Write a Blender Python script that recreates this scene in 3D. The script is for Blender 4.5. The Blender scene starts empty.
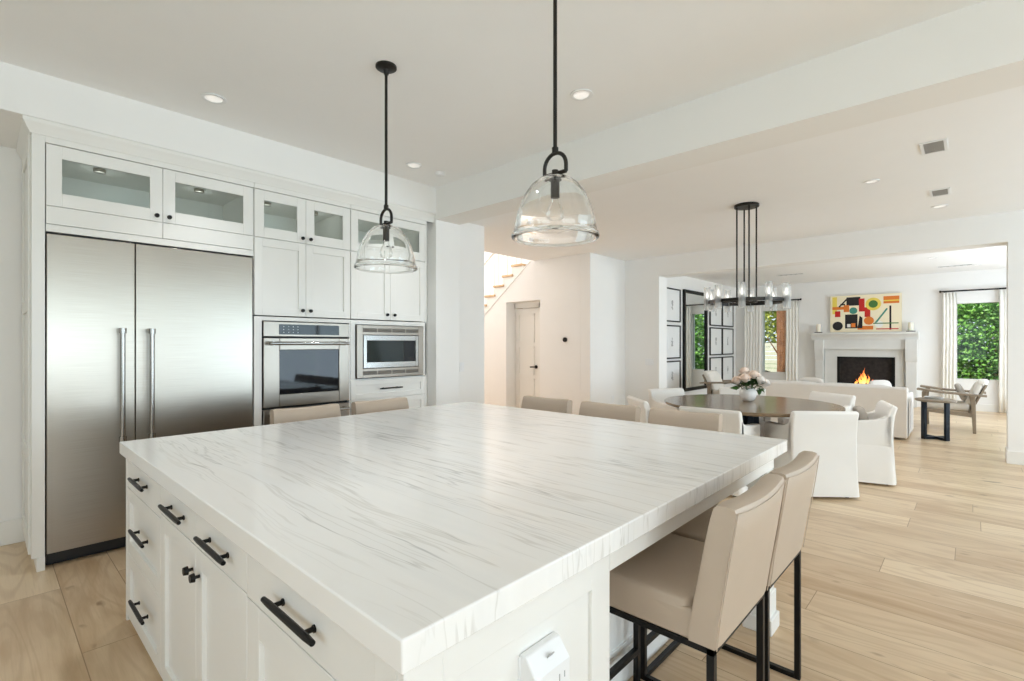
import bpy, bmesh, math, random
from mathutils import Vector, Matrix
random.seed(7)
PI = math.pi
sc = bpy.context.scene
COL = sc.collection

# ------------------------------------------------------------------ camera, world, sun, window daylight, exposure
cam_d = bpy.data.cameras.new('camera')
cam = bpy.data.objects.new('camera', cam_d)
COL.objects.link(cam)
cam.location = (0, 0, 1.416)
cam.rotation_euler = (math.radians(90), 0, math.radians(42.919 - 90))
cam_d.sensor_width = 36
cam_d.lens = 494.7 / 1024 * 36
cam_d.shift_y = 3 / 1024
cam_d.clip_start = 0.02
cam_d.clip_end = 200
sc.camera = cam

w = bpy.data.worlds.new('sky')
sc.world = w
w.use_nodes = True
bg = w.node_tree.nodes['Background']
bg.inputs[0].default_value = (0.80, 0.90, 1.0, 1)
bg.inputs[1].default_value = 1.3

def sun_lamp():
    d = bpy.data.lights.new('sun', 'SUN')
    d.energy = 5.0
    d.angle = math.radians(1.5)
    d.color = (1, .95, .86)
    o = bpy.data.objects.new('sun', d)
    COL.objects.link(o)
    o.rotation_euler = Vector((.55, -.25, -.8)).to_track_quat('-Z', 'Y').to_euler()
sun_lamp()

def daylight(name, loc, direction, sx, sy, power, color=(.77, .885, 1.0)):
    d = bpy.data.lights.new(name, 'AREA')
    d.shape = 'RECTANGLE'
    d.size, d.size_y = sx, sy
    d.energy = power
    d.color = color
    o = bpy.data.objects.new(name, d)
    COL.objects.link(o)
    o.location = loc
    o.rotation_euler = Vector(direction).to_track_quat('-Z', 'Y').to_euler()
    return o
# area lamps standing in for daylight at window and door openings
# all but the stair lamp are aimed upwards, set to brighten the ceilings
daylight('daylight_kitchen_window', (-.1, -5.1, 1.5), (0, 1, .9), 4.8, 2.0, 165)
daylight('daylight_dining_doors', (6.0, -5.1, 1.3), (0, 1, .95), 3.6, 2.5, 205, (.68, .84, 1.0))
daylight('daylight_living_window', (11.3, -2.3, 1.45), (0, 1, .45), 3.4, 1.9, 140)
daylight('left_fill', (-2.9, .6, 1.5), (1, 0, .7), 3.4, 2.0, 16)  # fill light added from the left, where no window is known
daylight('daylight_stair_window', (6.2, 9.6, 3.8), (0.1, -1, -.35), 2.2, 1.8, 88, (1, .95, .92))

vs = sc.view_settings
vs.view_transform = 'Standard'
vs.look = 'None'
vs.exposure = 0.17
vs.gamma = 1.0
vs.use_curve_mapping = False
cy = sc.cycles
cy.max_bounces = 14
cy.diffuse_bounces = 8
cy.glossy_bounces = 6
cy.transmission_bounces = 10
cy.transparent_max_bounces = 14
cy.sample_clamp_indirect = 6
cy.caustics_reflective = False
cy.caustics_refractive = False

# ------------------------------------------------------------------ materials
def lin(c):
    c = c / 255
    return c / 12.92 if c <= .04045 else ((c + .055) / 1.055) ** 2.4
def rgb(r, g, b): return (lin(r), lin(g), lin(b), 1)

class Mat:
    def __init__(s, name):
        s.m = bpy.data.materials.new(name)
        s.m.use_nodes = True
        s.nt = s.m.node_tree
        s.b = s.nt.nodes['Principled BSDF']
    def node(s, t, **kw):
        n = s.nt.nodes.new(t)
        for k, v in kw.items():
            if hasattr(n, k): setattr(n, k, v)
            else: n.inputs[k].default_value = v
        return n
    def link(s, a, b): s.nt.links.new(a, b)
    def set(s, **kw):
        for k, v in kw.items():
            s.b.inputs[k.replace('_', ' ')].default_value = v
        return s
    def coords(s, scale=(1, 1, 1), kind='Object'):
        tc = s.node('ShaderNodeTexCoord')
        mp = s.node('ShaderNodeMapping')
        mp.inputs['Scale'].default_value = scale
        s.link(tc.outputs[kind], mp.inputs['Vector'])
        return mp.outputs[0]
    def noise(s, vec, scale, detail=3, rough=.5, dist=0):
        n = s.node('ShaderNodeTexNoise')
        n.inputs['Scale'].default_value = scale
        n.inputs['Detail'].default_value = detail
        n.inputs['Roughness'].default_value = rough
        n.inputs['Distortion'].default_value = dist
        s.link(vec, n.inputs['Vector'])
        return n.outputs[0]
    def ramp(s, fac, stops):
        r = s.node('ShaderNodeValToRGB')
        e = r.color_ramp.elements
        while len(e) < len(stops): e.new(.5)
        for el, (p, c) in zip(e, stops):
            el.position = p
            el.color = c
        s.link(fac, r.inputs[0])
        return r.outputs[0]
    def mix(s, a, b, fac, mode='MIX'):
        n = s.node('ShaderNodeMix', data_type='RGBA', blend_type=mode)
        for sock, v in ((n.inputs[6], a), (n.inputs[7], b), (n.inputs[0], fac)):
            if hasattr(v, 'is_output'): s.link(v, sock)
            else: sock.default_value = v
        return n.outputs[2]
    def bump(s, h, strength, dist=.01):
        n = s.node('ShaderNodeBump')
        n.inputs['Strength'].default_value = strength
        n.inputs['Distance'].default_value = dist
        s.link(h, n.inputs['Height'])
        s.link(n.outputs[0], s.b.inputs['Normal'])

def plain(name, c, rough=.5, metal=0, var=.03, bump=0, bscale=60, scale=4, **kw):
    m = Mat(name)
    v = m.coords()
    n = m.noise(v, scale, 3)
    d = tuple(max(0, x * (1 - var)) for x in c[:3]) + (1,)
    l = tuple(min(1, x * (1 + var)) for x in c[:3]) + (1,)
    m.link(m.ramp(n, [(.3, d), (.7, l)]), m.b.inputs['Base Color'])
    m.set(Roughness=rough, Metallic=metal, **kw)
    if bump: m.bump(m.noise(v, bscale, 4, .6), bump, .004)
    return m.m

WALL = plain('wall_paint', rgb(242, 241, 239), .85, var=.006, bump=.04, bscale=250)
CEIL = plain('ceiling_paint', rgb(247, 247, 247), .9, var=.005)
CAB = plain('cabinet_lacquer', rgb(236, 235, 231), .38, var=.006)
CABIN = plain('cabinet_interior', rgb(222, 224, 220), .6, var=.01)
TRIMW = plain('white_trim', rgb(238, 237, 233), .45, var=.005)
BLACK = plain('black_iron', rgb(30, 29, 28), .42, .6, .1)
BRONZE = plain('dark_bronze', rgb(52, 50, 48), .38, .75, .1)
RUBBER = plain('black_plastic', rgb(16, 16, 17), .5, 0, .05)
WHITEP = plain('white_plastic', rgb(238, 239, 240), .32, 0, .005)
PORC = plain('white_porcelain', rgb(240, 239, 236), .3, 0, .01)
WAX = plain('candle_wax', rgb(242, 236, 220), .5, 0, .02, Subsurface_Weight=.2)
STONE = plain('mantel_stone', rgb(222, 222, 219), .75, 0, .03, .15, 40)
BLUEBLK = plain('blackened_steel', rgb(35, 45, 56), .45, .5, .08)
GREYPL = plain('grey_vent', rgb(168, 168, 168), .6, 0, .03)
LEATHER = plain('beige_leather', rgb(190, 173, 155), .44, 0, .03, .12, 220)
SLIP = plain('white_slipcover', rgb(238, 235, 230), .9, 0, .015, .25, 160, Sheen_Weight=.15)
SOFAF = plain('white_sofa_linen', rgb(233, 228, 222), .9, 0, .02, .25, 140, Sheen_Weight=.15)
GREYF = plain('taupe_linen', rgb(178, 170, 160), .9, 0, .06, .3, 120)
CREAMF = plain('cream_cushion', rgb(228, 223, 214), .9, 0, .03, .3, 120)
DRAPE = plain('linen_drapery', rgb(246, 244, 238), .9, 0, .02, .2, 150)
PAPER = plain('white_mat_board', rgb(236, 237, 237), .8, 0, .01)
INK = plain('graphite_print', rgb(176, 176, 178), .8, 0, .3, scale=60)
SOOT = plain('sooty_firebrick', rgb(44, 38, 35), .9, 0, .35, .4, 30, scale=14)
LOG = plain('charred_log', rgb(70, 46, 32), .9, 0, .5, .6, 30, scale=20)
SIDING = plain('white_siding', rgb(206, 200, 184), .7, 0, .05)
GRASS = plain('lawn', rgb(84, 110, 52), .95, 0, .3, scale=10)
PATIO = plain('pale_paving', rgb(190, 185, 176), .9, 0, .08)
GREYWASH = plain('weathered_oak', rgb(150, 137, 120), .6, 0, .12, .15, 60, scale=12)
STEM = plain('flower_stem', rgb(70, 110, 48), .6, 0, .15)
CERAM = plain('grey_ceramic', rgb(196, 194, 190), .5, 0, .04)
ESPR = plain('umber_canvas_edge', rgb(228, 214, 178), .8)

def steel():
    m = Mat('brushed_stainless')
    v = m.coords((1.2, 1.2, 160))
    n = m.noise(v, 3, 3)
    m.link(m.ramp(n, [(.3, rgb(166, 160, 150)), (.7, rgb(176, 170, 160))]), m.b.inputs['Base Color'])
    m.set(Metallic=1.0, Roughness=.30, Anisotropic=.6)
    m.bump(n, .006, .001)
    return m.m
STEEL = steel()
STEELD = plain('oven_stainless', rgb(146, 138, 128), .3, 1.0, .03)
VENTD = plain('dark_vent_slot', rgb(112, 107, 100), .6, .3, .05)
CHROME = plain('polished_steel', rgb(158, 156, 152), .2, 1.0, .02)
MIRROR = plain('mirror_silver', rgb(232, 236, 236), .015, 1.0, .002)

def marble():
    m = Mat('veined_white_marble')
    v = m.coords((1, 1, 1))
    warp = m.noise(m.coords((.9, .55, .9)), 1.6, 4)
    add = m.node('ShaderNodeVectorMath', operation='MULTIPLY_ADD')
    m.link(warp, add.inputs[0])
    add.inputs[1].default_value = (.16, .0, .0)
    m.link(v, add.inputs[2])
    def stretched(sx, sy, sz):
        mp = m.node('ShaderNodeMapping')
        mp.inputs['Scale'].default_value = (sx, sy, sz)
        mp.inputs['Rotation'].default_value = (0, 0, math.radians(-4))
        m.link(add.outputs[0], mp.inputs['Vector'])
        return mp.outputs[0]
    n1 = m.noise(stretched(4.5, .3, .6), 1.6, 4, .55)
    n2 = m.noise(stretched(6.5, .30, .9), 1.5, 4, .58)
    n3 = m.noise(stretched(12, .5, 1.2), 1.3, 3, .55)
    fade = m.noise(m.coords((1.4, 1.1, 1)), 2.1, 3)
    W0 = rgb(238, 236, 232)
    def vein(n, wd, col):
        return m.ramp(n, [(.5 - wd * 2.2, (1, 1, 1, 1)), (.5 - wd * .25, col), (.5 + wd * .25, col), (.5 + wd * 2.6, (1, 1, 1, 1))])
    soft = m.ramp(n1, [(.3, rgb(236, 236, 235)), (.5, rgb(243, 242, 240)), (.7, rgb(240, 238, 235))])
    v1 = vein(n2, .006, rgb(212, 212, 212))
    v2 = vein(n3, .009, rgb(236, 235, 233))
    f = m.ramp(fade, [(.44, (0, 0, 0, 1)), (.6, (1, 1, 1, 1))])
    tc = m.node('ShaderNodeTexCoord')
    sx = m.node('ShaderNodeSeparateXYZ')
    m.link(tc.outputs['Object'], sx.inputs[0])
    margin = m.ramp(sx.outputs[0], [(.495, (0, 0, 0, 1)), (.62, (1, 1, 1, 1))])   # the slab's left margin is nearly free of veins
    f = m.mix(f, margin, 1.0, 'MULTIPLY')
    v1f = m.mix((1, 1, 1, 1), v1, f)
    c = m.mix(soft, v1f, 1.0, 'MULTIPLY')
    c = m.mix(c, m.mix((1, 1, 1, 1), v2, margin), 1.0, 'MULTIPLY')
    m.link(c, m.b.inputs['Base Color'])
    m.set(Roughness=.16)
    m.b.inputs['Specular IOR Level'].default_value = .5
    return m.m
MARBLE = marble()

def planks(name, ca, cb, cc, length, width, along_y=True, rough=.3):
    m = Mat(name)
    tc = m.node('ShaderNodeTexCoord')
    sep = m.node('ShaderNodeSeparateXYZ')
    m.link(tc.outputs['Object'], sep.inputs[0])
    off = m.node('ShaderNodeMath', operation='SUBTRACT')
    m.link(sep.outputs[0], off.inputs[0])
    off.inputs[1].default_value = .317
    row = m.node('ShaderNodeMath', operation='DIVIDE')
    m.link(off.outputs[0], row.inputs[0])
    row.inputs[1].default_value = width
    fl_ = m.node('ShaderNodeMath', operation='FLOOR')
    m.link(row.outputs[0], fl_.inputs[0])
    wn = m.node('ShaderNodeTexWhiteNoise', noise_dimensions='1D')
    m.link(fl_.outputs[0], wn.inputs['W'])
    jog = m.node('ShaderNodeMath', operation='MULTIPLY_ADD')      # every row of boards starts at its own place
    m.link(wn.outputs['Value'], jog.inputs[0])
    jog.inputs[1].default_value = length
    m.link(sep.outputs[1], jog.inputs[2])
    com = m.node('ShaderNodeCombineXYZ')
    m.link(jog.outputs[0], com.inputs[0])
    m.link(off.outputs[0], com.inputs[1])
    br = m.node('ShaderNodeTexBrick')
    br.offset = 0
    br.offset_frequency = 1
    br.inputs['Scale'].default_value = 1
    br.inputs['Brick Width'].default_value = length
    br.inputs['Row Height'].default_value = width
    br.inputs['Mortar Size'].default_value = .0022
    br.inputs['Mortar Smooth'].default_value = .2
    br.inputs['Bias'].default_value = 0
    br.inputs['Color1'].default_value = (0, 0, 0, 1)
    br.inputs['Color2'].default_value = (1, 1, 1, 1)
    br.inputs['Mortar'].default_value = (.5, .5, .5, 1)
    m.link(com.outputs[0], br.inputs['Vector'])
    # grain runs along the board, shifted from board to board
    sh = m.node('ShaderNodeVectorMath', operation='MULTIPLY_ADD')
    m.link(br.outputs['Color'], sh.inputs[0])
    sh.inputs[1].default_value = (7.3, 3.1, 5)
    m.link(com.outputs[0], sh.inputs[2])
    def mp(sx, sy):
        k = m.node('ShaderNodeMapping')
        k.inputs['Scale'].default_value = (sx, sy, 1)
        m.link(sh.outputs[0], k.inputs['Vector'])
        return k.outputs[0]
    big = m.noise(mp(.9, 5), 1.6, 4, .55, .5)
    con = m.noise(mp(.45, 2.6), 1.15, 2, .45, .3)
    sn = m.node('ShaderNodeMath', operation='MULTIPLY')
    m.link(con, sn.inputs[0])
    sn.inputs[1].default_value = 95
    wav = m.node('ShaderNodeMath', operation='SINE')              # contour lines of a slow noise: cathedral grain
    m.link(sn.outputs[0], wav.inputs[0])
    fine = m.noise(mp(3, 90), 1.5, 3, .6)
    knot = m.noise(mp(2.2, 4.5), 2.4, 2, .4)
    base = m.mix(ca, cb, br.outputs['Color'])
    base = m.mix(base, cc, m.ramp(big, [(.3, (0, 0, 0, 1)), (.75, (.8, .8, .8, 1))]))
    base = m.mix(base, rgb(182, 150, 114), m.ramp(wav.outputs[0], [(.2, (0, 0, 0, 1)), (.95, (.34, .34, .34, 1))]))
    base = m.mix(base, rgb(168, 136, 102), m.ramp(fine, [(.5, (0, 0, 0, 1)), (.8, (.28, .28, .28, 1))]))
    base = m.mix(base, rgb(128, 94, 64), m.ramp(knot, [(.68, (0, 0, 0, 1)), (.78, (.75, .75, .75, 1))]))
    base = m.mix(base, rgb(140, 108, 76), m.ramp(br.outputs['Fac'], [(0, (0, 0, 0, 1)), (1, (.85, .85, .85, 1))]))
    m.link(base, m.b.inputs['Base Color'])
    m.set(Roughness=rough)
    m.bump(fine, .05, .003)
    return m.m
FLOOR = planks('wide_oak_planks', rgb(182, 148, 109), rgb(228, 206, 174), rgb(226, 204, 172), 2.1, .268)

def wood(name, c1, c2, rough=.4, scale=(1, 12, 12)):
    m = Mat(name)
    v = m.coords(scale)
    n = m.noise(v, 3, 5, .6, .6)
    m.link(m.ramp(n, [(.3, c1), (.7, c2)]), m.b.inputs['Base Color'])
    m.set(Roughness=rough)
    m.bump(n, .06, .003)
    return m.m
TABLEW = wood('brown_table_wood', rgb(108, 90, 70), rgb(148, 126, 100), .18, (12, 1.2, 12))
OAK = wood('light_oak', rgb(196, 160, 118), rgb(222, 190, 150), .4)
BARK = wood('red_brown_bark', rgb(92, 56, 36), rgb(150, 100, 66), .9, (8, 8, 1.5))

def clear_glass(name, tint, gloss=1.0, rough=.0):
    """thin clear glass: see-through with a Fresnel reflection"""
    m = Mat(name)
    m.nt.nodes.remove(m.b)
    t = m.node('ShaderNodeBsdfTransparent')
    t.inputs[0].default_value = tint
    g = m.node('ShaderNodeBsdfGlossy')
    g.inputs['Roughness'].default_value = rough
    fr = m.node('ShaderNodeFresnel')
    fr.inputs[0].default_value = 1.45
    mu = m.node('ShaderNodeMath', operation='MULTIPLY', use_clamp=True)
    m.link(fr.outputs[0], mu.inputs[0])
    mu.inputs[1].default_value = gloss
    mx = m.node('ShaderNodeMixShader')
    m.link(mu.outputs[0], mx.inputs[0])
    m.link(t.outputs[0], mx.inputs[1])
    m.link(g.outputs[0], mx.inputs[2])
    m.link(mx.outputs[0], m.nt.nodes['Material Output'].inputs[0])
    return m.m
PANE = clear_glass('window_glass', (.96, .98, .97, 1), .6)
CABGLASS = clear_glass('cabinet_glass', (.93, .96, .945, 1), 1.0, .05)
def ribbed_glass():
    m = Mat('chandelier_glass')
    m.nt.nodes.remove(m.b)
    t = m.node('ShaderNodeBsdfTransparent')
    t.inputs[0].default_value = (.97, .98, .98, 1)
    d = m.node('ShaderNodeBsdfTranslucent')
    d.inputs[0].default_value = (.95, .96, .96, 1)
    g = m.node('ShaderNodeBsdfGlossy')
    g.inputs['Roughness'].default_value = .1
    a1, a2 = m.node('ShaderNodeMixShader'), m.node('ShaderNodeMixShader')
    a1.inputs[0].default_value = .34
    m.link(t.outputs[0], a1.inputs[1])
    m.link(d.outputs[0], a1.inputs[2])
    a2.inputs[0].default_value = .12
    m.link(a1.outputs[0], a2.inputs[1])
    m.link(g.outputs[0], a2.inputs[2])
    m.link(a2.outputs[0], m.nt.nodes['Material Output'].inputs[0])
    return m.m
TUBEGLASS = ribbed_glass()
BULBG = clear_glass('bulb_glass', (.985, .985, .98, 1), .5)

def thick_glass():
    m = Mat('thick_clear_glass')
    m.set(Base_Color=(.985, .995, .99, 1), Roughness=.01, IOR=1.45)
    m.b.inputs['Transmission Weight'].default_value = 1.0
    return m.m
DOMEGLASS = thick_glass()

def dark_glass(name, c, rough=.04):
    m = Mat(name)
    m.set(Base_Color=c, Roughness=rough)
    m.b.inputs['Specular IOR Level'].default_value = .3
    return m.m
OVENGLASS = dark_glass('black_oven_glass', rgb(22, 24, 28))
MICROGLASS = dark_glass('dark_microwave_glass', rgb(36, 44, 42))
DISPLAY = dark_glass('black_display', rgb(12, 14, 18))

def emit(name, c, s):
    m = Mat(name)
    m.set(Base_Color=c, Emission_Color=c, Emission_Strength=s)
    return m.m
LAMPON = emit('lamp_diffuser', (1, .98, .95, 1), .35)
BULBON = emit('lit_bulb', (1, .96, .9, 1), 2.2)
def flame():
    m = Mat('flame')
    tc = m.node('ShaderNodeTexCoord')
    sep = m.node('ShaderNodeSeparateXYZ')
    m.link(tc.outputs['Generated'], sep.inputs[0])
    c = m.ramp(sep.outputs[2], [(0, (1, .80, .38, 1)), (.35, (1, .55, .12, 1)), (.8, (1, .22, .04, 1)), (1, (.5, .08, .01, 1))])
    m.link(c, m.b.inputs['Emission Color'])
    m.link(c, m.b.inputs['Base Color'])
    m.set(Emission_Strength=1.0)
    return m.m
FLAME = flame()
def leafmat(name, a, b, c):
    m = Mat(name)
    n = m.noise(m.coords(), 3.5, 3)
    n2 = m.noise(m.coords(), 19, 2)
    col = m.mix(m.ramp(n, [(.35, a), (.65, b)]), c, m.ramp(n2, [(.5, (0, 0, 0, 1)), (.75, (1, 1, 1, 1))]))
    m.link(col, m.b.inputs['Base Color'])
    m.set(Roughness=.55)
    return m.m
LEAFG = leafmat('hedge_leaf', rgb(62, 116, 40), rgb(112, 170, 66), rgb(168, 208, 104))
LEAFY = leafmat('yellow_green_leaf', rgb(112, 130, 40), rgb(176, 186, 72), rgb(226, 214, 120))
LEAFD = leafmat('rose_leaf', rgb(38, 70, 28), rgb(64, 104, 44), rgb(92, 132, 62))
def petal(name, a, b):
    m = Mat(name)
    n = m.noise(m.coords(), 22, 2)
    m.link(m.ramp(n, [(.3, a), (.7, b)]), m.b.inputs['Base Color'])
    m.set(Roughness=.7)
    return m.m
PETALP = petal('peach_petal', rgb(254, 234, 218), rgb(255, 244, 234))
PETALC = petal('cream_petal', rgb(255, 246, 238), rgb(255, 251, 247))

# ------------------------------------------------------------------ mesh builder
class MB:
    def __init__(s, T=None):
        s.v, s.f, s.mi, s.T, s.cur = [], [], [], T, 0
    def add(s, vs, fs):
        o = len(s.v)
        s.v += [tuple(s.T(*p)) if s.T else tuple(p) for p in vs]
        for f in fs:
            s.f.append([i + o for i in f])
            s.mi.append(s.cur)
        return s
    def box(s, x0, x1, y0, y1, z0, z1):
        x0, x1 = min(x0, x1), max(x0, x1)
        y0, y1 = min(y0, y1), max(y0, y1)
        z0, z1 = min(z0, z1), max(z0, z1)
        return s.add([(x, y, z) for z in (z0, z1) for y in (y0, y1) for x in (x0, x1)],
                     [(0, 2, 3, 1), (4, 5, 7, 6), (0, 1, 5, 4), (2, 6, 7, 3), (0, 4, 6, 2), (1, 3, 7, 5)])
    def taper(s, r0, z0, r1, z1):
        """frustum between rectangles r0=(x0,x1,y0,y1) at z0 and r1 at z1"""
        vs = []
        for (a, b, c, d), z in ((r0, z0), (r1, z1)):
            vs += [(a, c, z), (b, c, z), (a, d, z), (b, d, z)]
        return s.add(vs, [(0, 2, 3, 1), (4, 5, 7, 6), (0, 1, 5, 4), (2, 6, 7, 3), (0, 4, 6, 2), (1, 3, 7, 5)])
    def cyl(s, p0, p1, r, n=12, r2=None):
        p0, p1 = Vector(p0), Vector(p1)
        r2 = r if r2 is None else r2
        d = (p1 - p0).normalized()
        a = d.orthogonal().normalized()
        b = d.cross(a)
        vs = []
        for p, q in ((p0, r), (p1, r2)):
            vs += [p + (a * math.cos(2 * PI * i / n) + b * math.sin(2 * PI * i / n)) * q for i in range(n)]
        fs = [(i, (i + 1) % n, n + (i + 1) % n, n + i) for i in range(n)]
        fs += [tuple(range(n))[::-1], tuple(range(n, 2 * n))]
        return s.add(vs, fs)
    def tube(s, pts, r, n=10, closed=False):
        P = [Vector(p) for p in pts]
        m = len(P)
        vs = []
        prev = None
        for i in range(m):
            if closed: t = P[(i + 1) % m] - P[i - 1]
            else: t = P[min(i + 1, m - 1)] - P[max(i - 1, 0)]
            t.normalize()
            a = t.orthogonal().normalized() if prev is None else (prev - t * prev.dot(t)).normalized()
            prev = a
            b = t.cross(a)
            rr = r[i] if isinstance(r, (list, tuple)) else r
            vs += [P[i] + (a * math.cos(2 * PI * k / n) + b * math.sin(2 * PI * k / n)) * rr for k in range(n)]
        fs = []
        for i in range(m if closed else m - 1):
            j = (i + 1) % m
            fs += [(i * n + k, i * n + (k + 1) % n, j * n + (k + 1) % n, j * n + k) for k in range(n)]
        if not closed: fs += [tuple(range(n))[::-1], tuple((m - 1) * n + k for k in range(n))]
        return s.add(vs, fs)
    def lathe(s, prof, c=(0, 0, 0), n=32, closed=False):
        """prof: list of (r, z); open profile ends on the axis or is capped; closed makes a ring solid"""
        m = len(prof)
        vs = [(c[0] + r * math.cos(2 * PI * k / n), c[1] + r * math.sin(2 * PI * k / n), c[2] + z) for r, z in prof for k in range(n)]
        fs = []
        for i in range(m if closed else m - 1):
            j = (i + 1) % m
            fs += [(i * n + k, i * n + (k + 1) % n, j * n + (k + 1) % n, j * n + k) for k in range(n)]
        if not closed: fs += [tuple(range(n))[::-1], tuple((m - 1) * n + k for k in range(n))]
        return s.add(vs, fs)
    def prism(s, poly, axis, a0, a1):
        """poly in the two other axes (x: (y,z), y: (x,z), z: (x,y)) swept from a0 to a1"""
        n = len(poly)
        def pt(p, a):
            return (a, p[0], p[1]) if axis == 'x' else ((p[0], a, p[1]) if axis == 'y' else (p[0], p[1], a))
        vs = [pt(p, a0) for p in poly] + [pt(p, a1) for p in poly]
        fs = [(i, (i + 1) % n, n + (i + 1) % n, n + i) for i in range(n)] + [tuple(range(n))[::-1], tuple(range(n, 2 * n))]
        return s.add(vs, fs)
    def cushion(s, x0, x1, y0, y1, z0, z1, p=.35, n=10):
        """soft pillow-like block"""
        cx, cy_, cz = (x0 + x1) / 2, (y0 + y1) / 2, (z0 + z1) / 2
        hx, hy, hz = (x1 - x0) / 2, (y1 - y0) / 2, (z1 - z0) / 2
        def se(t): return math.copysign(abs(t) ** p, t)
        vs, fs = [], []
        L, K = n, n * 2
        for i in range(1, L):
            a = -PI / 2 + PI * i / L
            for k in range(K):
                b = 2 * PI * k / K
                vs.append((cx + hx * se(math.cos(a)) * se(math.cos(b)), cy_ + hy * se(math.cos(a)) * se(math.sin(b)), cz + hz * se(math.sin(a))))
        for i in range(L - 2):
            fs += [(i * K + k, i * K + (k + 1) % K, (i + 1) * K + (k + 1) % K, (i + 1) * K + k) for k in range(K)]
        fs += [tuple(range(K))[::-1], tuple((L - 2) * K + k for k in range(K))]
        return s.add(vs, fs)

def obj(name, mb, mats, parent=None, bevel=0, seg=2, angle=35, smooth=True, fixn=True, label=None):
    me = bpy.data.meshes.new(name)
    me.from_pydata(mb.v, [], mb.f)
    if not isinstance(mats, (list, tuple)): mats = [mats]
    for m in mats: me.materials.append(m)
    for p, i in zip(me.polygons, mb.mi): p.material_index = i
    if fixn:
        bm = bmesh.new()
        bm.from_mesh(me)
        bmesh.ops.recalc_face_normals(bm, faces=bm.faces)
        bm.to_mesh(me)
        bm.free()
    if smooth:
        me.polygons.foreach_set('use_smooth', [True] * len(me.polygons))
        me.set_sharp_from_angle(angle=math.radians(angle))
    me.update()
    o = bpy.data.objects.new(name, me)
    COL.objects.link(o)
    if label: o['label'] = label
    if parent is not None: o.parent = parent
    if bevel:
        b = o.modifiers.new('bevel', 'BEVEL')
        b.width = bevel
        b.segments = seg
        b.limit_method = 'ANGLE'
        b.angle_limit = math.radians(40)
        if smooth: b.harden_normals = False
    return o

def tag(o, label, cat, group=None, kind=None):
    o['label'] = label
    o['category'] = cat
    if group: o['group'] = group
    if kind: o['kind'] = kind
    return o
def struct(name, mb, m, parent=None, bevel=0, label=None):
    o = obj(name, mb, m, parent, bevel)
    if parent is None: o['kind'] = 'structure'
    if label: o['label'] = label
    return o
def thing(name, label, cat, loc=(0, 0, 0), rz=0, group=None):
    o = bpy.data.objects.new(name, None)
    COL.objects.link(o)
    o.empty_display_size = .1
    o.location = loc
    o.rotation_euler = (0, 0, rz)
    return tag(o, label, cat, group)
def dup(root, loc, rz=0, label=None):
    r = root.copy()
    COL.objects.link(r)
    r.location = loc
    r.rotation_euler = (0, 0, rz)
    if label: r['label'] = label
    for ch in list(root.children):
        c = ch.copy()
        COL.objects.link(c)
        c.parent = r
        for g in list(ch.children):
            d = g.copy()
            COL.objects.link(d)
            d.parent = c
    return r

# ------------------------------------------------------------------ room shell
ZK, ZD, ZL = 3.08, 2.97, 2.95          # kitchen, dining and living ceilings
YB = -5.2                              # outer wall behind the camera
XF = 14.25                             # fireplace wall

struct('floor', MB().box(-3.2, XF + .02, -5.4, 11, -.12, 0), FLOOR)
struct('ceiling', MB().box(-3.2, 3.33, -5.4, 5.2, ZK, 3.4), CEIL)
mb = MB().box(3.64, 8.3, -5.4, 4.8, ZD, 3.4).box(4.5, 7.11, 4.8, 6.04, ZD, 3.4)
struct('ceiling.001', mb, CEIL)
struct('ceiling.002', MB().box(8.4, 14.6, -2.7, 5.0, ZL, 3.4), CEIL)
struct('trim_1', MB().box(3.32, 3.65, YB, 4.6, 2.74, 3.2), WALL, bevel=.004, label='dropped ceiling beam between kitchen and dining room')
struct('trim_2', MB().box(-3, 3.325, 4.195, 5.0, 2.80, 3.2), WALL, bevel=.004, label='soffit above the kitchen cabinets')

def wall_with_holes(name, axis, a0, a1, b0, b1, z1, holes, mat=WALL):
    """wall slab; axis 'x': plane of constant x from a0..a1, running b0..b1 in y; 'y' the other way round"""
    mb = MB()
    def bx(p, q, r, t):
        if q - p < 1e-4 or t - r < 1e-4: return
        if axis == 'x': mb.box(a0, a1, p, q, r, t)
        else: mb.box(p, q, a0, a1, r, t)
    cur = b0
    for h0, h1, hz0, hz1 in sorted(holes):
        bx(cur, h0, 0, z1)
        bx(h0, h1, 0, hz0)
        bx(h0, h1, hz1, z1)
        cur = h1
    bx(cur, b1, 0, z1)
    return struct(name, mb, mat)

wall_with_holes('wall_front', 'y', YB - .2, YB, -3.2, 8.6, 3.2, [(-2.5, 2.3, .6, 2.6), (4.2, 7.8, .05, 2.6)])
wall_with_holes('wall_left', 'x', -3.2, -3.0, YB, 5.2, 3.2, [(-1.1, 2.3, .6, 2.6)])  # opening added for the left fill light
struct('wall_kitchen_back', MB().box(-3.0, 3.6, 4.98, 5.15, 0, 3.2), WALL)
struct('baseboard_kitchen_back', MB().box(-3.0, .225, 4.963, 4.98, 0, .17), TRIMW, bevel=.004)
struct('wall_pier', MB().box(3.32, 3.65, 4.195, 4.98, 0, 2.75), WALL, bevel=.004)
struct('wall_hall_corner', MB().box(3.65, 4.57, 4.75, 4.95, 0, 2.98), WALL, bevel=.003)
struct('wall_hall_left', MB().box(4.37, 4.57, 4.95, 10.5, 0, 4.6), WALL)
struct('wall_dining_left', MB().box(7.11, XF + .15, 4.785, 4.98, 0, 3.2), WALL, bevel=.003)
struct('baseboard_dining_left', MB().box(7.11, 8.27, 4.77, 4.785, 0, .15), TRIMW, bevel=.003)
struct('baseboard_living_left', MB().box(8.58, XF, 4.77, 4.785, 0, .15), TRIMW, bevel=.003)
wall_with_holes('wall_dining_far', 'x', 8.27, 8.58, YB, 4.785, 3.2, [(-.31, 4.10, 0, 2.62)])
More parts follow.
